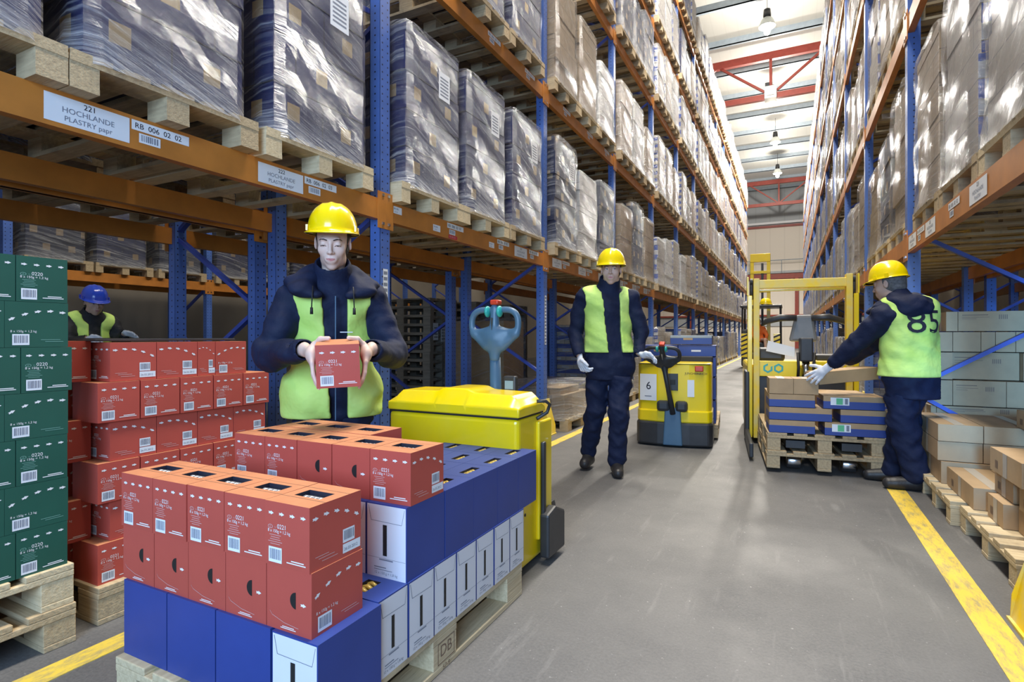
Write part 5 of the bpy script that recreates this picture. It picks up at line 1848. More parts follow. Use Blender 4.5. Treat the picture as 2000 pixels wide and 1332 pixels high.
for k, (z, lb) in enumerate(((0.035, 'lower of the two pallets on the stacker forks'), (0.18, 'upper of the two pallets on the stacker forks'))):
    x, y = W3(0.43 if k else 0.425, -1.275 + 0.01 * k)
    pallet_thing(lb, (x, y, z), A3 + math.pi / 2, 'wood', W=0.84)
LB = [(-0.395, -0.06, 0, 'left'), (0.01, 0.43, 0, 'right'), (-0.395, 0.06, 1, 'left'), (0.12, 0.43, 1, 'right'), (-0.395, -0.06, 2, 'left'), (0.0, 0.42, 2, 'right')]
for k, (x0, x1, lv_, sd) in enumerate(LB):
    z0 = 0.327 + lv_ * 0.106
    w_ = x1 - x0
    b = MB(); b.box(0, 0, 0.0, w_, 0.32, 0.102, M['kraft'])
    b.box(-0.0008, -0.0008, 0.0, w_ + 0.0008, 0.3208, 0.060, M['blue_card'])
    if sd == 'right' and lv_ in (0, 2):
        b.quad(0.05, 0.030, 0.13, 0.06, (0, -0.0016, 0), (1, 0, 0), (0, 0, 1), M['white'])
        b.quad(0.09, 0.035, 0.045, 0.05, (0, -0.0022, 0), (1, 0, 0), (0, 0, 1), M['green_ink'])
        b.quad(0.15, 0.038, 0.02, 0.045, (0, -0.0022, 0), (1, 0, 0), (0, 0, 1), M['grey_ink'])
    o = b.obj('banded_carton', None, bevel=0.002)
    x, y = W3(x0, -1.26)
    o.location = (x, y, z0); o.rotation_euler = (0, 0, A3)
    tag(o, 'kraft carton with blue lower band on the stacker pallet, %s layer, %s side' % (ORD[lv_], sd), 'carton', 'blue banded cartons on the stacker pallet')
for k in range(2):
    o = link_obj('kraft_carton', kraft_mesh(0.178, 0.26, 0.125, False))
    x, y = W3(-0.395 + 0.09 + 0.181 * k, -1.13)
    o.location = (x, y, 0.327 + 0.318 + 0.001); o.rotation_euler = (0, 0, A3)
    tag(o, 'small kraft carton on top of the stacker pallet, %s one' % ('left' if k == 0 else 'right'), 'carton', 'kraft cartons on top')
for k, (x0, y0_) in enumerate(((-0.38, -0.88), (0.02, -0.88))):
    b = MB(); b.box(0, 0, 0, 0.36, 0.36, 0.30, M['kraft']); o = b.obj('kraft_carton', None, bevel=0.003)
    x, y = W3(x0, y0_)
    o.location = (x, y, 0.327); o.rotation_euler = (0, 0, A3)
    tag(o, 'taller kraft carton behind the banded ones on the stacker pallet, %s one' % ('left' if k == 0 else 'right'), 'carton', 'kraft cartons behind')

# ---------------------------------------------------------------- far reach truck with its driver
t4 = thing('reach_truck', 'distant black and yellow reach truck with driver cab and tall mast', 'fork lift', (-0.87, 20.8, 0))
b = MB(); b.box(-0.62, 0, 0.06, 0.62, 1.6, 0.55, M['dark']); b.obj('chassis', t4, bevel=0.05)
for x0, x1 in ((-0.62, -0.42), (0.40, 0.60)):
    b = MB(); b.box(x0, -0.02, 0.38, x1, 0.3, 1.2, M['yellow'])
    for k in range(5):
        z = 0.42 + 0.155 * k
        b.poly2([(x0, z), (x1, z + 0.09), (x1, z + 0.15), (x0, z + 0.06)], (0, -0.025, 0), (1, 0, 0), (0, 0, 1), M['ink'])
    b.obj('striped_panel', t4, bevel=0.01)
b = MB(); b.box(-0.62, 0.05, 0.3, -0.40, 1.2, 1.35, M['dark']); b.obj('side_cover', t4, bevel=0.04)
for x, y in ((-0.6, 0.1), (0.62, 0.1), (-0.6, 1.3), (0.62, 1.3)):
    b = MB(); b.tube([(x, y, 0.5), (x * 0.98, y + 0.05, 2.12)], 0.035, M['dark'], 6); b.obj('guard_post', t4)
b = MB(); b.box(-0.66, 0.05, 2.10, 0.66, 1.4, 2.19, M['dark']); b.obj('overhead_guard', t4, bevel=0.03)
b = MB(); b.box(-0.42, 1.55, 0.3, -0.30, 1.7, 4.1, M['yellow']); b.box(0.14, 1.55, 0.3, 0.26, 1.7, 4.1, M['yellow'])
b.box(-0.42, 1.52, 3.85, 0.26, 1.72, 4.15, M['yellow']); b.box(-0.42, 1.52, 3.42, 0.26, 1.72, 3.52, M['yellow']); b.box(-0.42, 1.52, 2.72, 0.26, 1.72, 2.82, M['yellow']); b.box(-0.05, 1.56, 0.3, 0.03, 1.66, 3.8, M['dark']); b.obj('mast', t4, bevel=0.01)
b = MB(); b.box(-0.36, 0.85, 0.55, 0.1, 1.3, 0.9, M['dark']); b.box(-0.36, 1.2, 0.8, 0.1, 1.32, 1.5, M['dark']); b.obj('seat', t4, bevel=0.05)

# ---------------------------------------------------------------- people
def rotz(a):
    return np.array([[math.cos(a), -math.sin(a), 0], [math.sin(a), math.cos(a), 0], [0, 0, 1.0]])


def rotx(a):
    return np.array([[1.0, 0, 0], [0, math.cos(a), -math.sin(a)], [0, math.sin(a), math.cos(a)]])


def roty(a):
    return np.array([[math.cos(a), 0, math.sin(a)], [0, 1.0, 0], [-math.sin(a), 0, math.cos(a)]])


def lerp(a, b_, t):
    return np.array(a, float) * (1 - t) + np.array(b_, float) * t


def helmet(parent, c, R, mat, s=1.0, lift=0.0):
    """safety helmet: ribbed dome, rim, peak and the side slots; c, R: head frame"""
    rx, ry, hz = 0.121 * s, 0.142 * s, 0.148 * s
    seg, rings = 56, 16
    vs = []
    for k in range(rings + 1):
        ph = math.pi / 2 * k / rings
        cr, sr = math.cos(ph) ** 0.82, math.sin(ph) ** 0.95
        for q in range(seg):
            a = 2 * math.pi * q / seg
            x, y, z = rx * cr * math.cos(a), ry * cr * math.sin(a), hz * sr
            rib = 0.0045 * math.exp(-((abs(x) - 0.0) / 0.010) ** 2) + 0.0035 * math.exp(-((abs(x) - 0.040) / 0.008) ** 2)
            z += rib * s * min(1, sr * 1.6) * (1 if k > 4 else k / 5)
            vs.append((x, y, z))
    fs = []
    for k in range(rings):
        for q in range(seg):
            a, b_ = k * seg + q, k * seg + (q + 1) % seg
            fs.append((a, b_, b_ + seg, a + seg))
    # rim and peak
    base = len(vs)
    for ring in range(3):
        for q in range(seg):
            a = 2 * math.pi * q / seg
            front = max(0.0, -math.sin(a)) ** 1.6
            out = (0.010 + 0.036 * front) * s
            e = (0.35, 1.0, 1.0)[ring] * out
            zz = (-0.003 - 0.012 * front * (ring > 0)) * s - (0.005 if ring == 2 else 0)
            vs.append(((rx + e) * math.cos(a), (ry + e) * math.sin(a), zz))
    for q in range(seg):
        p, p2 = q, (q + 1) % seg
        fs.append((base + p, base + p2, p2, p))
        fs.append((base + seg + p, base + seg + p2, base + p2, base + p))
        fs.append((base + 2 * seg + p, base + 2 * seg + p2, base + seg + p2, base + seg + p))
        fs.append((base + p, base + p2, base + 2 * seg + p2, base + 2 * seg + p))
    b = MB()
    T = lambda p: tuple(np.array(c) + R @ (np.array(p) + np.array((0, 0.0, 0.044 + lift)) * s))
    b.add([T(v) for v in vs], fs, mat)
    h = b.obj('helmet', parent, smooth=True)
    for sx in (-1, 1):
        for yy in (-0.045, 0.035):
            b = MB()
            xq = rx * math.sqrt(1 - (yy / ry) ** 2) * 0.985
            pts = [(sx * xq, yy - 0.014, 0.002), (sx * xq, yy + 0.014, 0.002), (sx * xq * 0.985, yy + 0.012, 0.028), (sx * xq * 0.985, yy - 0.012, 0.028)]
            o_ = [(sx * (xq + 0.008), p[1], p[2]) for p in pts]
            b.add([T(p) for p in pts + o_], [(0, 1, 2, 3), (4, 5, 6, 7), (0, 1, 5, 4), (1, 2, 6, 5), (2, 3, 7, 6), (3, 0, 4, 7)], mat)
            b.obj('helmet_clip', h)
    return h


def head_prims(S, c, R, s=1.0, look='open', female=False):
    H_ = lambda p: np.array(c) + R @ (np.array(p, float) * s)
    r3 = lambda r: np.array(r) * s
    E = lambda p, r, k=0.02, op='u', RR=None: S.ell(H_(p), r3(r), k * s, op, R if RR is None else R @ RR)
    Cp = lambda a, b_, r1, r2=None, k=0.01, op='u', flat=None: S.cap(H_(a), H_(b_), r1 * s, (r2 if r2 is not None else r1) * s, k * s, op, flat)
    jw = 0.90 if female else 1.0
    E((0, 0.018, 0.035), (0.074, 0.094, 0.088), 0)
    E((0, -0.030, -0.020), (0.064 * jw, 0.062, 0.078), 0.03)
    E((0, -0.030, -0.070), ((0.044 if female else 0.052), 0.052, 0.042), 0.03)
    E((0, -0.066, -0.106), (0.019 * jw, 0.018, 0.014), 0.028)
    for q in (-1, 1):
        E((q * (0.034 if female else 0.044), 0.000, -0.082 if female else -0.085), (0.014 if female else 0.016, 0.026, 0.016), 0.03)
        E((q * 0.043 * jw, -0.062, -0.028), (0.019, 0.018, 0.018), 0.025)
    Cp((-0.034, -0.083, 0.022), (0.034, -0.083, 0.022), 0.009, 0.009, 0.02)
    for q in (-1, 1):
        E((q * 0.031, -0.103, 0.002), (0.019, 0.016, 0.012), 0.014, 's')
    E((0, -0.088, -0.066), (0.026, 0.012, 0.020), 0.02)
    for q in (-1, 1):
        E((q * 0.031, -0.0775, 0.001), (0.0165, 0.0145, 0.0140), 0.005)
        if look == 'open':
            E((q * 0.031, -0.0950, 0.001), (0.0120, 0.0080, 0.0042), 0.002, 's')
        else:
            E((q * 0.031, -0.0945, -0.0065), (0.0125, 0.0065, 0.0022), 0.0015, 's')
    Cp((0, -0.090, 0.012), (0, -0.112, -0.030), 0.0065, 0.0090, 0.012)
    E((0, -0.113, -0.034), (0.0095, 0.0085, 0.008), 0.008)
    for q in (-1, 1):
        E((q * 0.0125, -0.1015, -0.037), (0.0062, 0.0085, 0.0062), 0.006)
        E((q * 0.0062, -0.1065, -0.0445), (0.0032, 0.0048, 0.003), 0.002, 's')
    Cp((0, -0.103, -0.046), (0, -0.100, -0.056), 0.003, 0.003, 0.006, 's')
    Cp((-0.017, -0.0920, -0.0660), (0, -0.0970, -0.0632), 0.0032, 0.0042, 0.006)
    Cp((0.017, -0.0920, -0.0660), (0, -0.0970, -0.0632), 0.0032, 0.0042, 0.006)
    Cp((-0.012, -0.0935, -0.0720), (0.012, -0.0935, -0.0720), 0.0044, 0.0044, 0.006)
    Cp((-0.021, -0.0965, -0.0680), (0.021, -0.0965, -0.0680), 0.0016, 0.0016, 0.0015, 's')
    for q in (-1, 1):
        E((q * 0.077, 0.008, -0.006), (0.0075, 0.018, 0.031), 0.006, 'u', rotz(q * 0.35))
        E((q * 0.084, 0.004, -0.002), (0.004, 0.010, 0.018), 0.004, 's', rotz(q * 0.35))


def face_mats(c, R, s):
    c = np.array(c)

    def fn(cen):
        p = ((cen - c) @ R) / s
        ax = np.abs(p[:, 0])
        top = -0.0600 - 0.16 * ax
        bot = -0.0765 + 0.40 * ax
        m = np.minimum(np.minimum(top - p[:, 2], p[:, 2] - bot) / 0.003 + 0.5, (0.021 - ax) / 0.003)
        m = np.where(p[:, 1] < -0.086, m, 0)
        return np.clip(m, 0, 1)
    return fn


def face_parts(parent, c, R, s, look, brow_mat, hair_mat=None, hair_cut=-0.035, res=0.004, gaze=(0, 0)):
    H_ = lambda p: np.array(c) + R @ (np.array(p, float) * s)
    for q in (-1, 1):
        cc = H_((q * 0.031, -0.0775, 0.001))
        b = MB()
        b.lathe([(0.0001, -0.0128 * s)] + [(0.0128 * s * math.sin(t), -0.0128 * s * math.cos(t)) for t in np.linspace(0.15, 3.0, 12)], (0, 0, 0), M['eye'], 18, 'y')
        o = b.obj('eye', parent, smooth=True)
        b2 = MB()
        g = R @ rotz(gaze[0]) @ rotx(gaze[1])
        b2.lathe([(0.0001, -0.0136 * s), (0.003 * s, -0.0133 * s), (0.0058 * s, -0.0122 * s), (0.0058 * s, -0.010 * s)], (0, 0, 0), M['iris'], 14, 'y')
        i_ = b2.obj('iris', o, smooth=True)
        if look == 'open':
            o.matrix_local = Matrix.Translation(cc) @ Matrix(g.tolist()).to_4x4()
        else:
            o.matrix_local = Matrix.Translation(H_((q * 0.031, -0.0768, -0.001))) @ Matrix((R @ rotx(0.4)).tolist()).to_4x4()
        b = MB()
        b.tube([H_((q * 0.014, -0.0945, 0.0185)), H_((q * 0.028, -0.0945, 0.0235)), H_((q * 0.042, -0.0865, 0.0225)), H_((q * 0.051, -0.077, 0.017))], [0.0024 * s, 0.0030 * s, 0.0024 * s, 0.001 * s], brow_mat, 6)
        b.obj('eyebrow', parent, smooth=True)
        b = MB()
        zz = 0.0055 if look == 'open' else -0.0045
        b.tube([H_((q * 0.018, -0.0895, zz - 0.004)), H_((q * 0.026, -0.0925, zz)), H_((q * 0.036, -0.0922, zz)), H_((q * 0.046, -0.0855, zz - 0.004))], [0.0007, 0.0011, 0.0013, 0.0008], brow_mat, 5)
        b.obj('eyelashes', parent, smooth=True)
    if hair_mat is not None:
        cc = np.array(c)
        S = Sdf(cc - 0.15 * s, cc + 0.15 * s, res)
        S.ell(H_((0, 0.024, 0.020)), np.array((0.0805, 0.0945, 0.088)) * s, 0.0, 'u', R)
        S.ell(H_((0, 0.045, -0.040)), np.array((0.062, 0.065, 0.050)) * s, 0.03, 'u', R)
        S.box(H_((0, hair_cut - 0.10, -0.03)), np.array((0.2, 0.10, 0.11)) * s, 0.004, 0.01, 's', R)
        for q in (-1, 1):
            S.ell(H_((q * 0.082, 0.006, -0.012)), np.array((0.02, 0.022, 0.034)) * s, 0.006, 's', R)
        S.wrinkle(0.0012, 120, 3)
        S.obj('hair', [hair_mat], parent)


def hand_prims(S, wrist, palm, fingers, thumb, rw=0.024, k=0.009, grow=0.0, pn=(0, 0, 1)):
    """palm: centre; fingers: list of joint chains; thumb: joint chain"""
    g = grow
    S.cap(wrist, palm, rw + g, 0.030 + g, 0.02, flat=(pn, 0.62))
    roots = [np.array(f[0], float) for f in fingers]
    for f in fingers:
        S.cap(palm, f[0], 0.020 + g, 0.0115 + g, 0.012, flat=(pn, 0.75))
    for f in fingers:
        n = len(f) - 1
        for i in range(n):
            r1 = 0.0092 - 0.0010 * i
            S.cap(f[i], f[i + 1], r1 + g, r1 - 0.0010 + g, 0.0035)
    S.cap(palm, thumb[0], 0.018 + g, 0.014 + g, 0.014)
    for i in range(len(thumb) - 1):
        r1 = 0.0115 - 0.0012 * i
        S.cap(thumb[i], thumb[i + 1], r1 + g, r1 - 0.001 + g, 0.006)


def person(label, loc, rz, P):
    """P: joints in the person's frame (front is -y). Body mesh is one continuous skin; the clothes are children."""
    t = thing('person', label, 'person', loc, rz, P.get('group'))
    res = P.get('res', 0.005)
    tw = rotz(P.get('twist', 0.0))
    ny = tw @ np.array((0, 1.0, 0))
    pel, che, nek = [np.array(P[q], float) for q in ('pelvis', 'chest', 'neck')]
    hc = np.array(P['head'], float)
    HR = P['headR']
    hs = P.get('hs', 1.0)
    skin = M[P.get('skin', 'skin')]
    allp = [pel, che, nek, hc + (0, 0, 0.15), hc - (0.1, 0.13, 0), hc + (0.1, 0.1, 0)] + [np.array(q, float) for sd in 'LR' for q in P['arm' + sd]] + [np.array(q, float) for sd in 'LR' for q in P['leg' + sd]] + [np.array(q, float) for sd in 'LR' for q in P['hand' + sd]['pts']]
    lo = np.min(allp, 0) - 0.14
    hi = np.max(allp, 0) + 0.14
    lo[2] = max(lo[2], -0.0)
    hi[2] = hc[2] + 0.16
    bz = P.get('body_zmin', 0.0)
    # --- body
    S = Sdf((lo[0], lo[1], bz + 0.02), hi, res)
    S.cap(pel, che, 0.125, 0.13, 0.05, flat=(ny, 0.68))
    S.cap(che + tw @ np.array((-0.12, 0, 0.05)), che + tw @ np.array((0.12, 0, 0.05)), 0.055, 0.055, 0.06)
    S.cap(nek - (0, 0, 0.04), hc + HR @ np.array((0, 0.020, -0.05)) * hs, 0.054, 0.050, 0.03)
    for sd in 'LR':
        sh, el, wr = [np.array(q, float) for q in P['arm' + sd]]
        S.cap(sh, el, 0.048, 0.038, 0.03)
        S.cap(el, wr, 0.038, 0.025, 0.02)
        hp, kn, an, toe = [np.array(q, float) for q in P['leg' + sd]]
        S.cap(hp, kn, 0.075, 0.052, 0.04)
        S.cap(kn, an, 0.050, 0.036, 0.03)
        S.cap(an, lerp(an, toe, 0.8), 0.034, 0.026, 0.02)
        h = P['hand' + sd]
        hand_prims(S, wr, h['palm'], h['fingers'], h['thumb'], pn=h.get('pn', (0, 0, 1)))
    head_prims(S, hc, HR, hs, P.get('look', 'open'), P.get('female', False))
    S.obj('body', [skin], t, face_mats(hc, HR, hs))
    face_parts(t, hc, HR, hs, P.get('look', 'open'), M[P.get('brow', 'brow')], M[P.get('hair', 'hair')], P.get('hair_cut', -0.035), max(res, 0.004), P.get('gaze', (0, 0)))
    if P.get('helmet'):
        helmet(t, hc, HR @ rotx(P.get('hpitch', 0.05)), M[P['helmet']], hs * 0.93, P.get('lift', 0.0))
    # --- jacket
    cr = P.get('cres', 0.007)
    Tq = lambda x, y, z: che + tw @ np.array((x, y, z))
    J = Sdf((lo[0], lo[1], P['hem'] - 0.02), hi, cr)
    hemc = lerp(pel, che, (P['hem'] - pel[2]) / max(che[2] - pel[2], 0.01))
    gb = P.get('bulk', 1.0)
    J.cap(hemc, che, 0.185 * gb, 0.178 * gb, 0.03, flat=(ny, 0.70))
    J.cap(Tq(-0.13, 0, 0.085), Tq(0.13, 0, 0.085), 0.070, 0.070, 0.09)
    for sd in 'LR':
        sh, el, wr = [np.array(q, float) for q in P['arm' + sd]]
        J.cap(sh, lerp(sh, el, 0.45), 0.076 * gb, 0.072 * gb, 0.05)
        J.cap(lerp(sh, el, 0.45), el, 0.072 * gb, 0.068 * gb, 0.012)
        J.cap(el, lerp(el, wr, 0.93), 0.068 * gb, 0.050 * gb, 0.012)
    J.cap(np.array(P['legL'][0], float), np.array(P['legR'][0], float), 0.122, 0.122, 0.06)
    J.wrinkle(P.get('wr', 0.010), 24, P.get('seed', 1))
    J.wrinkle(0.0035, 50, P.get('seed', 1) + 20)
    for sd in 'LR':
        sh, el, wr = [np.array(q, float) for q in P['arm' + sd]]
        d = (wr - el) / np.linalg.norm(wr - el)
        J.cap(lerp(el, wr, 0.86), lerp(el, wr, 0.95), 0.047 * gb, 0.047 * gb, 0.006)
        J.cap(wr - d * 0.005, wr + d * 0.08, 0.036, 0.036, 0.004, 's')
        J.cap(lerp(el, wr, 0.5), wr, 0.034, 0.034, 0.004, 's')
    # stand-up collar and hood lying on the shoulders
    up = (hc - nek); up = up / np.linalg.norm(up)
    J.cap(nek - up * 0.03, nek + up * 0.045, 0.094, 0.086, 0.03)
    J.cap(nek + up * 0.01 + HR @ np.array((0, -0.008, 0)), hc + HR @ np.array((0, -0.02, 0.03)), 0.062, 0.080, 0.012, 's')
    J.box((0, 0, P['hem'] - 0.25), (2, 2, 0.25), 0.0, 0.004, 's')
    J.obj('jacket', [M[P.get('jacket', 'jacket')]], t, relax=2)
    if P.get('hood'):
        K = Sdf(nek - (0.32, 0.32, 0.30), nek + (0.32, 0.32, 0.22), cr)
        hd = P['hood']
        NP = lambda x, y, z: nek + tw @ np.array((x, y, z))
        for q in (-1, 1):
            path = [NP(0, 0.115, hd[0]), NP(q * 0.10, 0.085, hd[0]), NP(q * 0.175, 0.005, -0.035), NP(q * 0.150, -0.090, -0.065), NP(q * hd[2], -0.125, hd[1])]
            rr = [0.056, 0.052, 0.042, 0.034, 0.020]
            for i in range(4):
                K.cap(path[i], path[i + 1], rr[i], rr[i + 1], 0.02, flat=((0, 0, 1), 0.7))
            K.cap(NP(q * 0.07, 0.02, 0.02), NP(q * 0.11, -0.075, -0.045), 0.045, 0.030, 0.05)
            K.cap(NP(q * 0.08, 0.04, 0.0), NP(q * 0.15, 0.0, -0.03), 0.045, 0.03, 0.05)
        K.ell(NP(0, 0.13, -0.02 + hd[3]), (0.13, 0.075, 0.09), 0.05, 'u', tw)
        K.wrinkle(0.006, 44, 5)
        K.cap(nek - up * 0.02, hc + HR @ np.array((0, -0.02, 0.05)), 0.060, 0.100, 0.01, 's')
        K.obj('hood', [M[P.get('jacket', 'jacket')]], t, relax=2)
        for q in (-1, 1):
            b = MB()
            b.tube([NP(q * 0.085, -0.145, -0.05), NP(q * 0.088, -0.150, -0.10), NP(q * 0.09, -0.152, -0.15)], [0.003, 0.003, 0.003], M['cord'], 6)
            b.tube([NP(q * 0.09, -0.152, -0.145), NP(q * 0.09, -0.152, -0.175)], [0.006, 0.007], M['cord'], 8)
            if P.get('cords'):
                b.obj('drawcord', t, smooth=True)
    # --- trousers
    Zt = P.get('trouser_zmin', 0.06)
    if bz < 0.3:
        Q = Sdf((lo[0], lo[1], Zt - 0.02), (hi[0], hi[1], max(pel[2] + 0.1, P['hem'] + 0.12)), cr)
        Q.cap(pel, pel + (0, 0, 0.05), 0.15, 0.15, 0.05, flat=(ny, 0.72))
        for sd in 'LR':
            hp, kn, an, toe = [np.array(q, float) for q in P['leg' + sd]]
            Q.cap(hp, kn, 0.104 * gb, 0.084 * gb ** 2, 0.04)
            Q.cap(kn, an + (0, 0, 0.02), 0.084 * gb ** 2, 0.072 * gb ** 2, 0.03)
        Q.box((0, 0, P['hem'] + 0.03 + 0.5), (2, 2, 0.5), 0.0, 0.004, 's')
        Q.wrinkle(0.010, 24, 4)
        Q.wrinkle(0.006, 50, 14)
        for sd in 'LR':
            an = np.array(P['leg' + sd][2], float)
            Q.box((an[0], an[1], an[2] - 0.13), (0.13, 0.2, 0.09), 0.0, 0.004, 's')
        Q.obj('trousers', [M[P.get('trousers', 'trousers')]], t)
        for sd in 'LR':
            hp, kn, an, toe = [np.array(q, float) for q in P['leg' + sd]]
            B = Sdf(np.minimum(an, toe) - 0.12, np.maximum(an, toe) + 0.12, 0.005)
            d = toe - an; d[2] = 0; d = d / max(np.linalg.norm(d), 1e-6)
            heel = np.array((an[0], an[1], toe[2])) - d * 0.045
            B.cap((heel[0], heel[1], toe[2] + 0.012), (toe[0], toe[1], toe[2] + 0.010), 0.040, 0.042, 0.02)
            B.cap(an + (0, 0, 0.02), an - (0, 0, 0.04), 0.046, 0.044, 0.03)
            B.cap(an - (0, 0, 0.02), lerp(an, toe, 0.7), 0.043, 0.036, 0.03)
            B.box((an[0], an[1], min(toe[2], an[2]) - 0.078 + 0.0), (0.5, 0.5, 0.05), 0.0, 0.002, 's')
            B.obj('shoe', [M['shoe']], t)
    # --- vest
    v = P.get('vest')
    if v:
        V = Sdf((lo[0], lo[1], v['hem'] - 0.03), (hi[0], hi[1], nek[2] + 0.06), cr)
        hc2 = lerp(pel, che, (v['hem'] - pel[2]) / max(che[2] - pel[2], 0.01))
        V.cap(hc2, che, 0.215 * gb, 0.193 * gb, 0.03, flat=(ny, 0.72))
        V.cap(Tq(-0.135, 0, 0.088), Tq(0.135, 0, 0.088), 0.083, 0.083, 0.10)
        V.cap(np.array(P['legL'][0], float), np.array(P['legR'][0], float), 0.143, 0.143, 0.06)
        V.cap(np.array(P['legL'][0], float) - (0, 0, 0.06), np.array(P['legR'][0], float) - (0, 0, 0.06), 0.140, 0.140, 0.06)
        V.wrinkle(P.get('wr', 0.010), 24, P.get('seed', 1))
        # arm holes
        for sd in 'LR':
            sh, el, wr = [np.array(q, float) for q in P['arm' + sd]]
            q = 1 if sd == 'L' else -1
            V.cap(Tq(q * 0.235, 0, 0.07), Tq(q * 0.33, 0, 0.04), 0.080, 0.14, 0.01, 's')
            V.cap(lerp(sh, el, 0.25) + (0, 0, 0), el, 0.080 * gb, 0.066 * gb, 0.006, 's')
            V.cap(el, lerp(el, wr, 0.4), 0.060 * gb, 0.05 * gb, 0.006, 's')
        if v.get('open', 0) > 0:
            w0, w1, off = v['open'], v.get('open_low', v['open']), v.get('off', 0)
            zt = nek[2] + 0.1
            n = 10
            for i in range(n):
                z = v['hem'] - 0.05 + (zt - v['hem'] + 0.05) * (i + 0.5) / n
                tt = (i + 0.5) / n
                wd = w1 + (w0 - w1) * tt
                cz = lerp(pel, che, (z - pel[2]) / (che[2] - pel[2]))
                V.box((cz + tw @ np.array((off * (1 - tt) , -0.25, 0)))[:2].tolist() + [z], (wd, 0.25, (zt - v['hem'] + 0.05) / n / 2 + 0.002), 0.0, 0.0, 's', tw)
        V.cap(nek + tw @ np.array((0, v.get('ny', -0.03), 0.0)), nek + tw @ np.array((0, v.get('ny', -0.03) - 0.02, 0.15)), v.get('nr', 0.098), 0.12, 0.01, 's')
        V.box((0, 0, v['hem'] - 0.25), (2, 2, 0.25), 0.0, 0.003, 's')
        vo = V.obj('hi_vis_vest', [M['vest']], t, relax=3)
        if v.get('number'):
            zc = v['num_z']
            b = MB()
            n_ = tw @ np.array((0, 1.0, 0))
            u_ = -(tw @ np.array((1.0, 0, 0)))
            cz = lerp(pel, che, (zc - pel[2]) / (che[2] - pel[2]))
            vs, fs = text_geo(v['number'])
            vs2 = []
            wtot = max(p[0] for p in vs)
            sz = v['num_s']
            from mathutils.bvhtree import BVHTree
            me = vo.data
            bv = BVHTree.FromPolygons([x.co for x in me.vertices], [p.vertices for p in me.polygons])
            for p in vs:
                q = cz + u_ * (p[0] - wtot / 2) * sz * 1.15 + np.array((0, 0, (p[1] - 0.35) * sz))
                hit = bv.ray_cast(Vector(q + n_ * 0.5), Vector(-n_))
                h0 = hit[0] if hit[0] is not None else Vector(q + n_ * 0.15)
                vs2.append(tuple(h0 + Vector(n_) * 0.004))
            b.add(vs2, fs, M['ink'])
            b.obj('number', vo)
    # gloves
    for sd in 'LR':
        h = P['hand' + sd]
        if h.get('glove'):
            pts = np.array([P['arm' + sd][2]] + h['pts'], float)
            G = Sdf(pts.min(0) - 0.06, pts.max(0) + 0.06, 0.004)
            hand_prims(G, P['arm' + sd][2], h['palm'], h['fingers'], h['thumb'], 0.028, grow=0.0028, pn=h.get('pn', (0, 0, 1)))
            G.obj('glove', [M['glove']] + ([M['red_nail']] if h.get('red') else []), t, h.get('red'))
    return t


def chain(p, d1, d2, l1=0.042, l2=0.026, l3=0.022, bend=0.35):
    """finger joints from p: first along d1, turning towards d2"""
    d1 = np.array(d1, float); d1 /= np.linalg.norm(d1)
    d2 = np.array(d2, float); d2 /= np.linalg.norm(d2)
    out = [np.array(p, float)]
    for i, l in enumerate((l1, l2, l3)):
        a = bend * i
        d = d1 * math.cos(a) + d2 * math.sin(a)
        out.append(out[-1] + d * l)
    return out


def hand(palm, fdir, side, bend_dir, thumb, spread=0.021, bend=0.35, lens=(1.0, 1.08, 1.0, 0.8), fan=0.06, reach=0.036, **kw):
    """palm centre; fdir: pointing direction; side: from little finger to index; bend_dir: curl direction"""
    fdir = np.array(fdir, float); fdir /= np.linalg.norm(fdir)
    side = np.array(side, float); side /= np.linalg.norm(side)
    palm = np.array(palm, float)
    fs = []
    for i in range(4):
        o = 1.5 - i
        p = palm + side * o * spread + fdir * (reach - 0.003 * abs(o - 0.5))
        fs.append(chain(p, fdir + side * fan * o, bend_dir, 0.042 * lens[i], 0.026 * lens[i], 0.021 * lens[i], bend))
    pn = np.cross(fdir, side)
    d = dict(palm=palm, fingers=fs, thumb=[np.array(q, float) for q in thumb], pn=pn / np.linalg.norm(pn), pts=[q for f in fs for q in f] + [np.array(q, float) for q in thumb])
    d.update(kw)
    return d


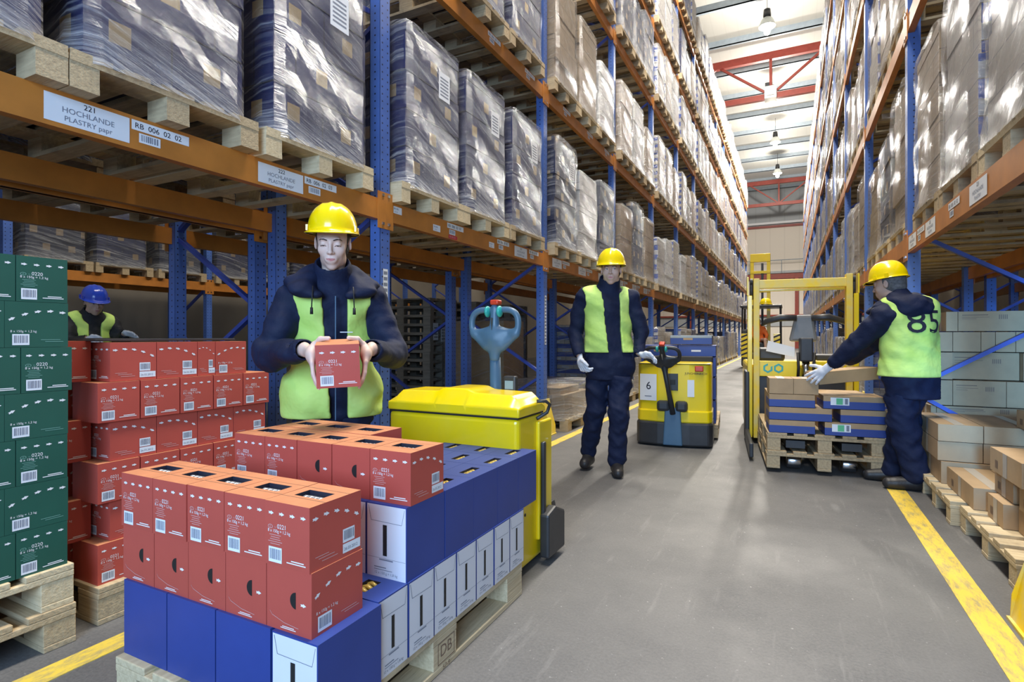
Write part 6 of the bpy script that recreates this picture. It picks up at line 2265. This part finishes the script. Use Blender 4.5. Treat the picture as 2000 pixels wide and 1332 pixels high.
# the woman holding the carton: her box is at y=-0.50, from x=-0.079 to 0.079, z 0.935 to 1.093
bx, by = 0.020, -0.515
red_grip = lambda cen: ((cen[:, 2] < 0.995) & (cen[:, 1] > -2)).astype(int)
handR = hand((bx - 0.103, by + 0.02, 1.045), (0.10, -0.15, -1), (0, -1, 0.1), (1, 0, -0.2),
             [(bx - 0.092, by + 0.035, 1.085), (bx - 0.070, by + 0.02, 1.108), (bx - 0.040, by + 0.00, 1.110)], bend=0.22, glove=False)
handL = hand((bx + 0.103, by + 0.02, 1.045), (-0.10, -0.15, -1), (0, -1, 0.1), (-1, 0, -0.2),
             [(bx + 0.092, by + 0.035, 1.085), (bx + 0.070, by + 0.02, 1.108), (bx + 0.036, by + 0.00, 1.112)], bend=0.22, glove=False)
WOMAN = dict(
    pelvis=(0, 0.04, 0.90), chest=(0, -0.02, 1.235), neck=(0, -0.060, 1.39), head=(0.0, -0.125, 1.548), headR=rotz(-0.14) @ rotx(0.27), hs=0.97, hpitch=-0.20, lift=0.004, bulk=0.92,
    armR=((-0.180, -0.03, 1.305), (-0.270, -0.08, 1.03), (bx - 0.130, by + 0.10, 1.065)),
    armL=((0.180, -0.03, 1.305), (0.280, -0.08, 1.03), (bx + 0.130, by + 0.10, 1.065)),
    legR=((-0.09, 0.03, 0.86), (-0.10, 0.0, 0.48), (-0.11, 0.05, 0.09), (-0.14, -0.07, 0.03)),
    legL=((0.09, 0.03, 0.86), (0.10, 0.0, 0.48), (0.11, 0.05, 0.09), (0.14, -0.07, 0.03)),
    handR=handR, handL=handL, res=0.0038, cres=0.0065, look='down', female=True, skin='skin_pale', hair='hair', hair_cut=-0.028,
    helmet='helmet_y', hem=0.70, hood=(0.02, -0.085, 0.07, 0.0), cords=True, wr=0.012, seed=3,
    vest=dict(hem=0.735, open=0.062, open_low=0.035, off=0.03, nr=0.10))
WL = (-1.955, 1.985)
woman = person('woman in yellow helmet, navy jacket and hi-vis vest looking down at a red carton', (*WL, 0), math.radians(45), WOMAN)
c45, s45 = math.cos(math.radians(45)), math.sin(math.radians(45))
hx, hy = WL[0] + bx * c45 - by * s45, WL[1] + bx * s45 + by * c45
o = carton(red_print_flat, 'red_carton', 'red carton held up in both hands by the woman', (hx, hy, 0.935), math.radians(45 - 3), None)
o.rotation_euler = (math.radians(6), math.radians(-2), math.radians(43))
# breast pocket zip and small red tab on her jacket
b = MB(); b.box(0.03, -0.162, 1.135, 0.085, -0.159, 1.139, M['white']); b.obj('pocket_piping', woman)
b = MB(); b.box(0.055, -0.170, 1.02, 0.060, -0.165, 1.075, M['red_ink']); b.obj('zip_tab', woman)
b = MB(); b.box(0.008, -0.172, 0.74, 0.012, -0.160, 1.30, M['tiller']); b.obj('front_zip', woman)

# the man in the middle, walking and pulling the second truck
hR = hand((-0.215, -0.10, 0.905), (0.35, -0.4, -0.6), (0.5, -0.6, 0.3), (0.9, 0.2, 0.3),
          [(-0.20, -0.14, 0.925), (-0.175, -0.17, 0.905), (-0.155, -0.175, 0.885)], bend=0.75, glove=True)
hL = hand((0.285, -0.06, 0.965), (0.9, -0.25, -0.2), (-0.2, -0.9, 0.25), (0.1, 0.1, -1),
          [(0.30, -0.10, 0.985), (0.33, -0.12, 0.98), (0.35, -0.12, 0.96)], bend=0.8, glove=True)
MAN = dict(
    pelvis=(0.02, 0.02, 0.93), chest=(0, 0.0, 1.345), neck=(0.01, -0.01, 1.525), head=(0.03, -0.045, 1.655), headR=rotz(-0.06) @ rotx(0.02), hs=0.99,
    twist=math.radians(16), gaze=(0.35, 0),
    armR=((-0.19, 0.0, 1.43), (-0.265, 0.05, 1.15), (-0.225, -0.06, 0.965)),
    armL=((0.195, 0.02, 1.43), (0.265, 0.06, 1.16), (0.250, -0.02, 0.985)),
    legR=((-0.075, 0.02, 0.88), (-0.10, 0.03, 0.50), (-0.16, 0.13, 0.13), (-0.19, 0.02, 0.045)),
    legL=((0.10, 0.02, 0.88), (0.09, -0.06, 0.50), (0.075, -0.04, 0.09), (0.085, -0.19, 0.03)),
    handR=hR, handL=hL, res=0.005, cres=0.008, skin='skin', hair='hair', hair_cut=-0.01, helmet='helmet_y', hpitch=-0.02,
    hem=0.76, hood=None, wr=0.009, seed=6, bulk=0.98,
    vest=dict(hem=0.985, open=0.075, open_low=0.055, off=0.01, nr=0.105, wr=0.005))
man = person('man in yellow helmet and open hi-vis vest walking in front of the moving truck', (-1.335, 4.42, 0), math.radians(16), MAN)

# the older man with his back to the camera
hL3 = hand((-0.500, 0.035, 0.835), (-0.72, 0.02, -0.60), (-0.6, 0.0, 0.75), (0.2, 1.0, -0.2),
           [(-0.515, 0.045, 0.870), (-0.550, 0.060, 0.880), (-0.585, 0.080, 0.880)], bend=0.22, glove=True, fan=0.16)
hR3 = hand((-0.42, 0.58, 0.860), (-0.75, 0.05, -0.5), (-0.2, 0.7, 0.2), (0.3, -0.3, -1),
           [(-0.41, 0.55, 0.87), (-0.44, 0.52, 0.86), (-0.47, 0.51, 0.85)], bend=0.35, glove=True)
OLD = dict(
    pelvis=(0.085, 0.02, 0.86), chest=(0.055, 0.02, 1.215), neck=(0.010, 0.04, 1.37), head=(-0.060, 0.055, 1.510), headR=rotz(math.radians(-112)) @ rotx(0.16), hs=0.98,
    twist=math.radians(-140),
    armL=((-0.075, -0.10, 1.275), (-0.235, -0.06, 1.085), (-0.425, 0.015, 0.900)),
    armR=((0.03, 0.17, 1.285), (-0.16, 0.36, 1.06), (-0.35, 0.52, 0.91)),
    legL=((0.03, -0.03, 0.83), (0.02, -0.03, 0.47), (0.105, -0.03, 0.09), (-0.06, -0.07, 0.03)),
    legR=((0.10, 0.08, 0.83), (0.03, 0.12, 0.47), (-0.03, 0.17, 0.09), (-0.19, 0.15, 0.03)),
    handL=hL3, handR=hR3, res=0.0055, cres=0.008, skin='skin', hair='hair_grey', brow='hair_grey', hair_cut=-0.02, helmet='helmet_y', hpitch=-0.02,
    hem=0.665, hood=(0.0, -0.06, 0.07, -0.035), wr=0.010, seed=9, bulk=1.06,
    vest=dict(hem=0.825, open=0.03, nr=0.105, number='85', num_z=1.225, num_s=0.235, ny=0.0, wr=0.006))
old = person('man in yellow helmet seen from behind, hi-vis vest with number 85, lifting a carton', (0.725, 4.93, 0), math.radians(-8), OLD)
# the carton he holds
b = MB(); b.box(-0.09, -0.24, -0.05, 0.09, 0.24, 0.05, M['kraft'])
o = b.obj('kraft_carton', None, bevel=0.003)
tag(o, 'long kraft carton tilted in the gloved hands of the man with number 85', 'carton')
o.location = (0.385, 5.235, 0.800); o.rotation_euler = (math.radians(5), 0, math.radians(-62))

# the man beyond the left rack in the next aisle
hb = hand((0.22, -0.30, 1.145), (0.5, -0.8, -0.2), (-0.5, -0.2, 0.5), (0, 0, -1), [(0.2, -0.3, 1.16), (0.22, -0.33, 1.16), (0.24, -0.35, 1.15)], glove=True)
hb2 = hand((-0.1, -0.35, 1.10), (0.3, -0.8, -0.2), (0.5, 0.2, 0.5), (0, 0, -1), [(-0.1, -0.37, 1.12), (-0.08, -0.4, 1.12), (-0.06, -0.42, 1.11)], glove=True)
BLUE = dict(
    pelvis=(0, 0.02, 0.86), chest=(0, -0.02, 1.17), neck=(0, -0.05, 1.32), head=(0.0, -0.11, 1.455), headR=rotx(0.2),
    armL=((0.18, -0.03, 1.24), (0.24, -0.12, 1.05), (0.22, -0.24, 1.14)), armR=((-0.18, -0.03, 1.24), (-0.24, -0.12, 1.02), (-0.12, -0.28, 1.09)),
    legR=((-0.09, 0.03, 0.82), (-0.10, 0.0, 0.46), (-0.11, 0.05, 0.09), (-0.14, -0.07, 0.03)), legL=((0.09, 0.03, 0.82), (0.10, 0.0, 0.46), (0.11, 0.05, 0.09), (0.14, -0.07, 0.03)),
    handL=hb, handR=hb2, res=0.009, cres=0.012, helmet='helmet_b', hem=0.66, hood=None, jacket='black_cloth', trousers='black_cloth', vest=dict(hem=0.8, open=0.05, nr=0.105))
person('man in blue helmet half hidden behind the green cartons in the next aisle', (-6.35, 3.10, 0), math.radians(62 + 20), BLUE)

# the driver of the distant truck
hd1 = hand((0.18, -0.36, 0.98), (0, -1, 0), (1, 0, 0), (0, 0, -1), [(0.16, -0.36, 1.0), (0.15, -0.39, 1.0), (0.15, -0.41, 1.0)], glove=False)
hd2 = hand((-0.18, -0.36, 0.98), (0, -1, 0), (-1, 0, 0), (0, 0, -1), [(-0.16, -0.36, 1.0), (-0.15, -0.39, 1.0), (-0.15, -0.41, 1.0)], glove=False)
DRV = dict(
    pelvis=(0, 0.0, 1.0), chest=(0, -0.02, 1.33), neck=(0, -0.03, 1.48), head=(0.0, -0.06, 1.62), headR=rotz(-0.5),
    armL=((0.18, -0.03, 1.38), (0.25, -0.14, 1.15), (0.19, -0.30, 1.02)), armR=((-0.18, -0.03, 1.38), (-0.25, -0.14, 1.15), (-0.19, -0.30, 1.02)),
    legL=((0.09, -0.02, 0.98), (0.12, -0.38, 0.98), (0.12, -0.44, 0.62), (0.12, -0.52, 0.58)), legR=((-0.09, -0.02, 0.98), (-0.12, -0.38, 0.98), (-0.12, -0.44, 0.62), (-0.12, -0.52, 0.58)),
    handL=hd1, handR=hd2, res=0.010, cres=0.014, hem=0.9, hood=None, jacket='orange_cloth', trousers='black_cloth', trouser_zmin=0.5, hair_cut=-0.01, body_zmin=0.4)
person('driver in orange jacket sitting in the distant reach truck', (-1.0, 21.75, 0), math.radians(20), DRV)
ht = thing('safety_helmet', 'yellow helmet lying on the roof of the distant reach truck', 'helmet', (-0.72, 21.0, 2.165))
helmet(ht, (0, 0, 0.0), rotz(math.radians(90)), M['helmet_y'], 1.35)
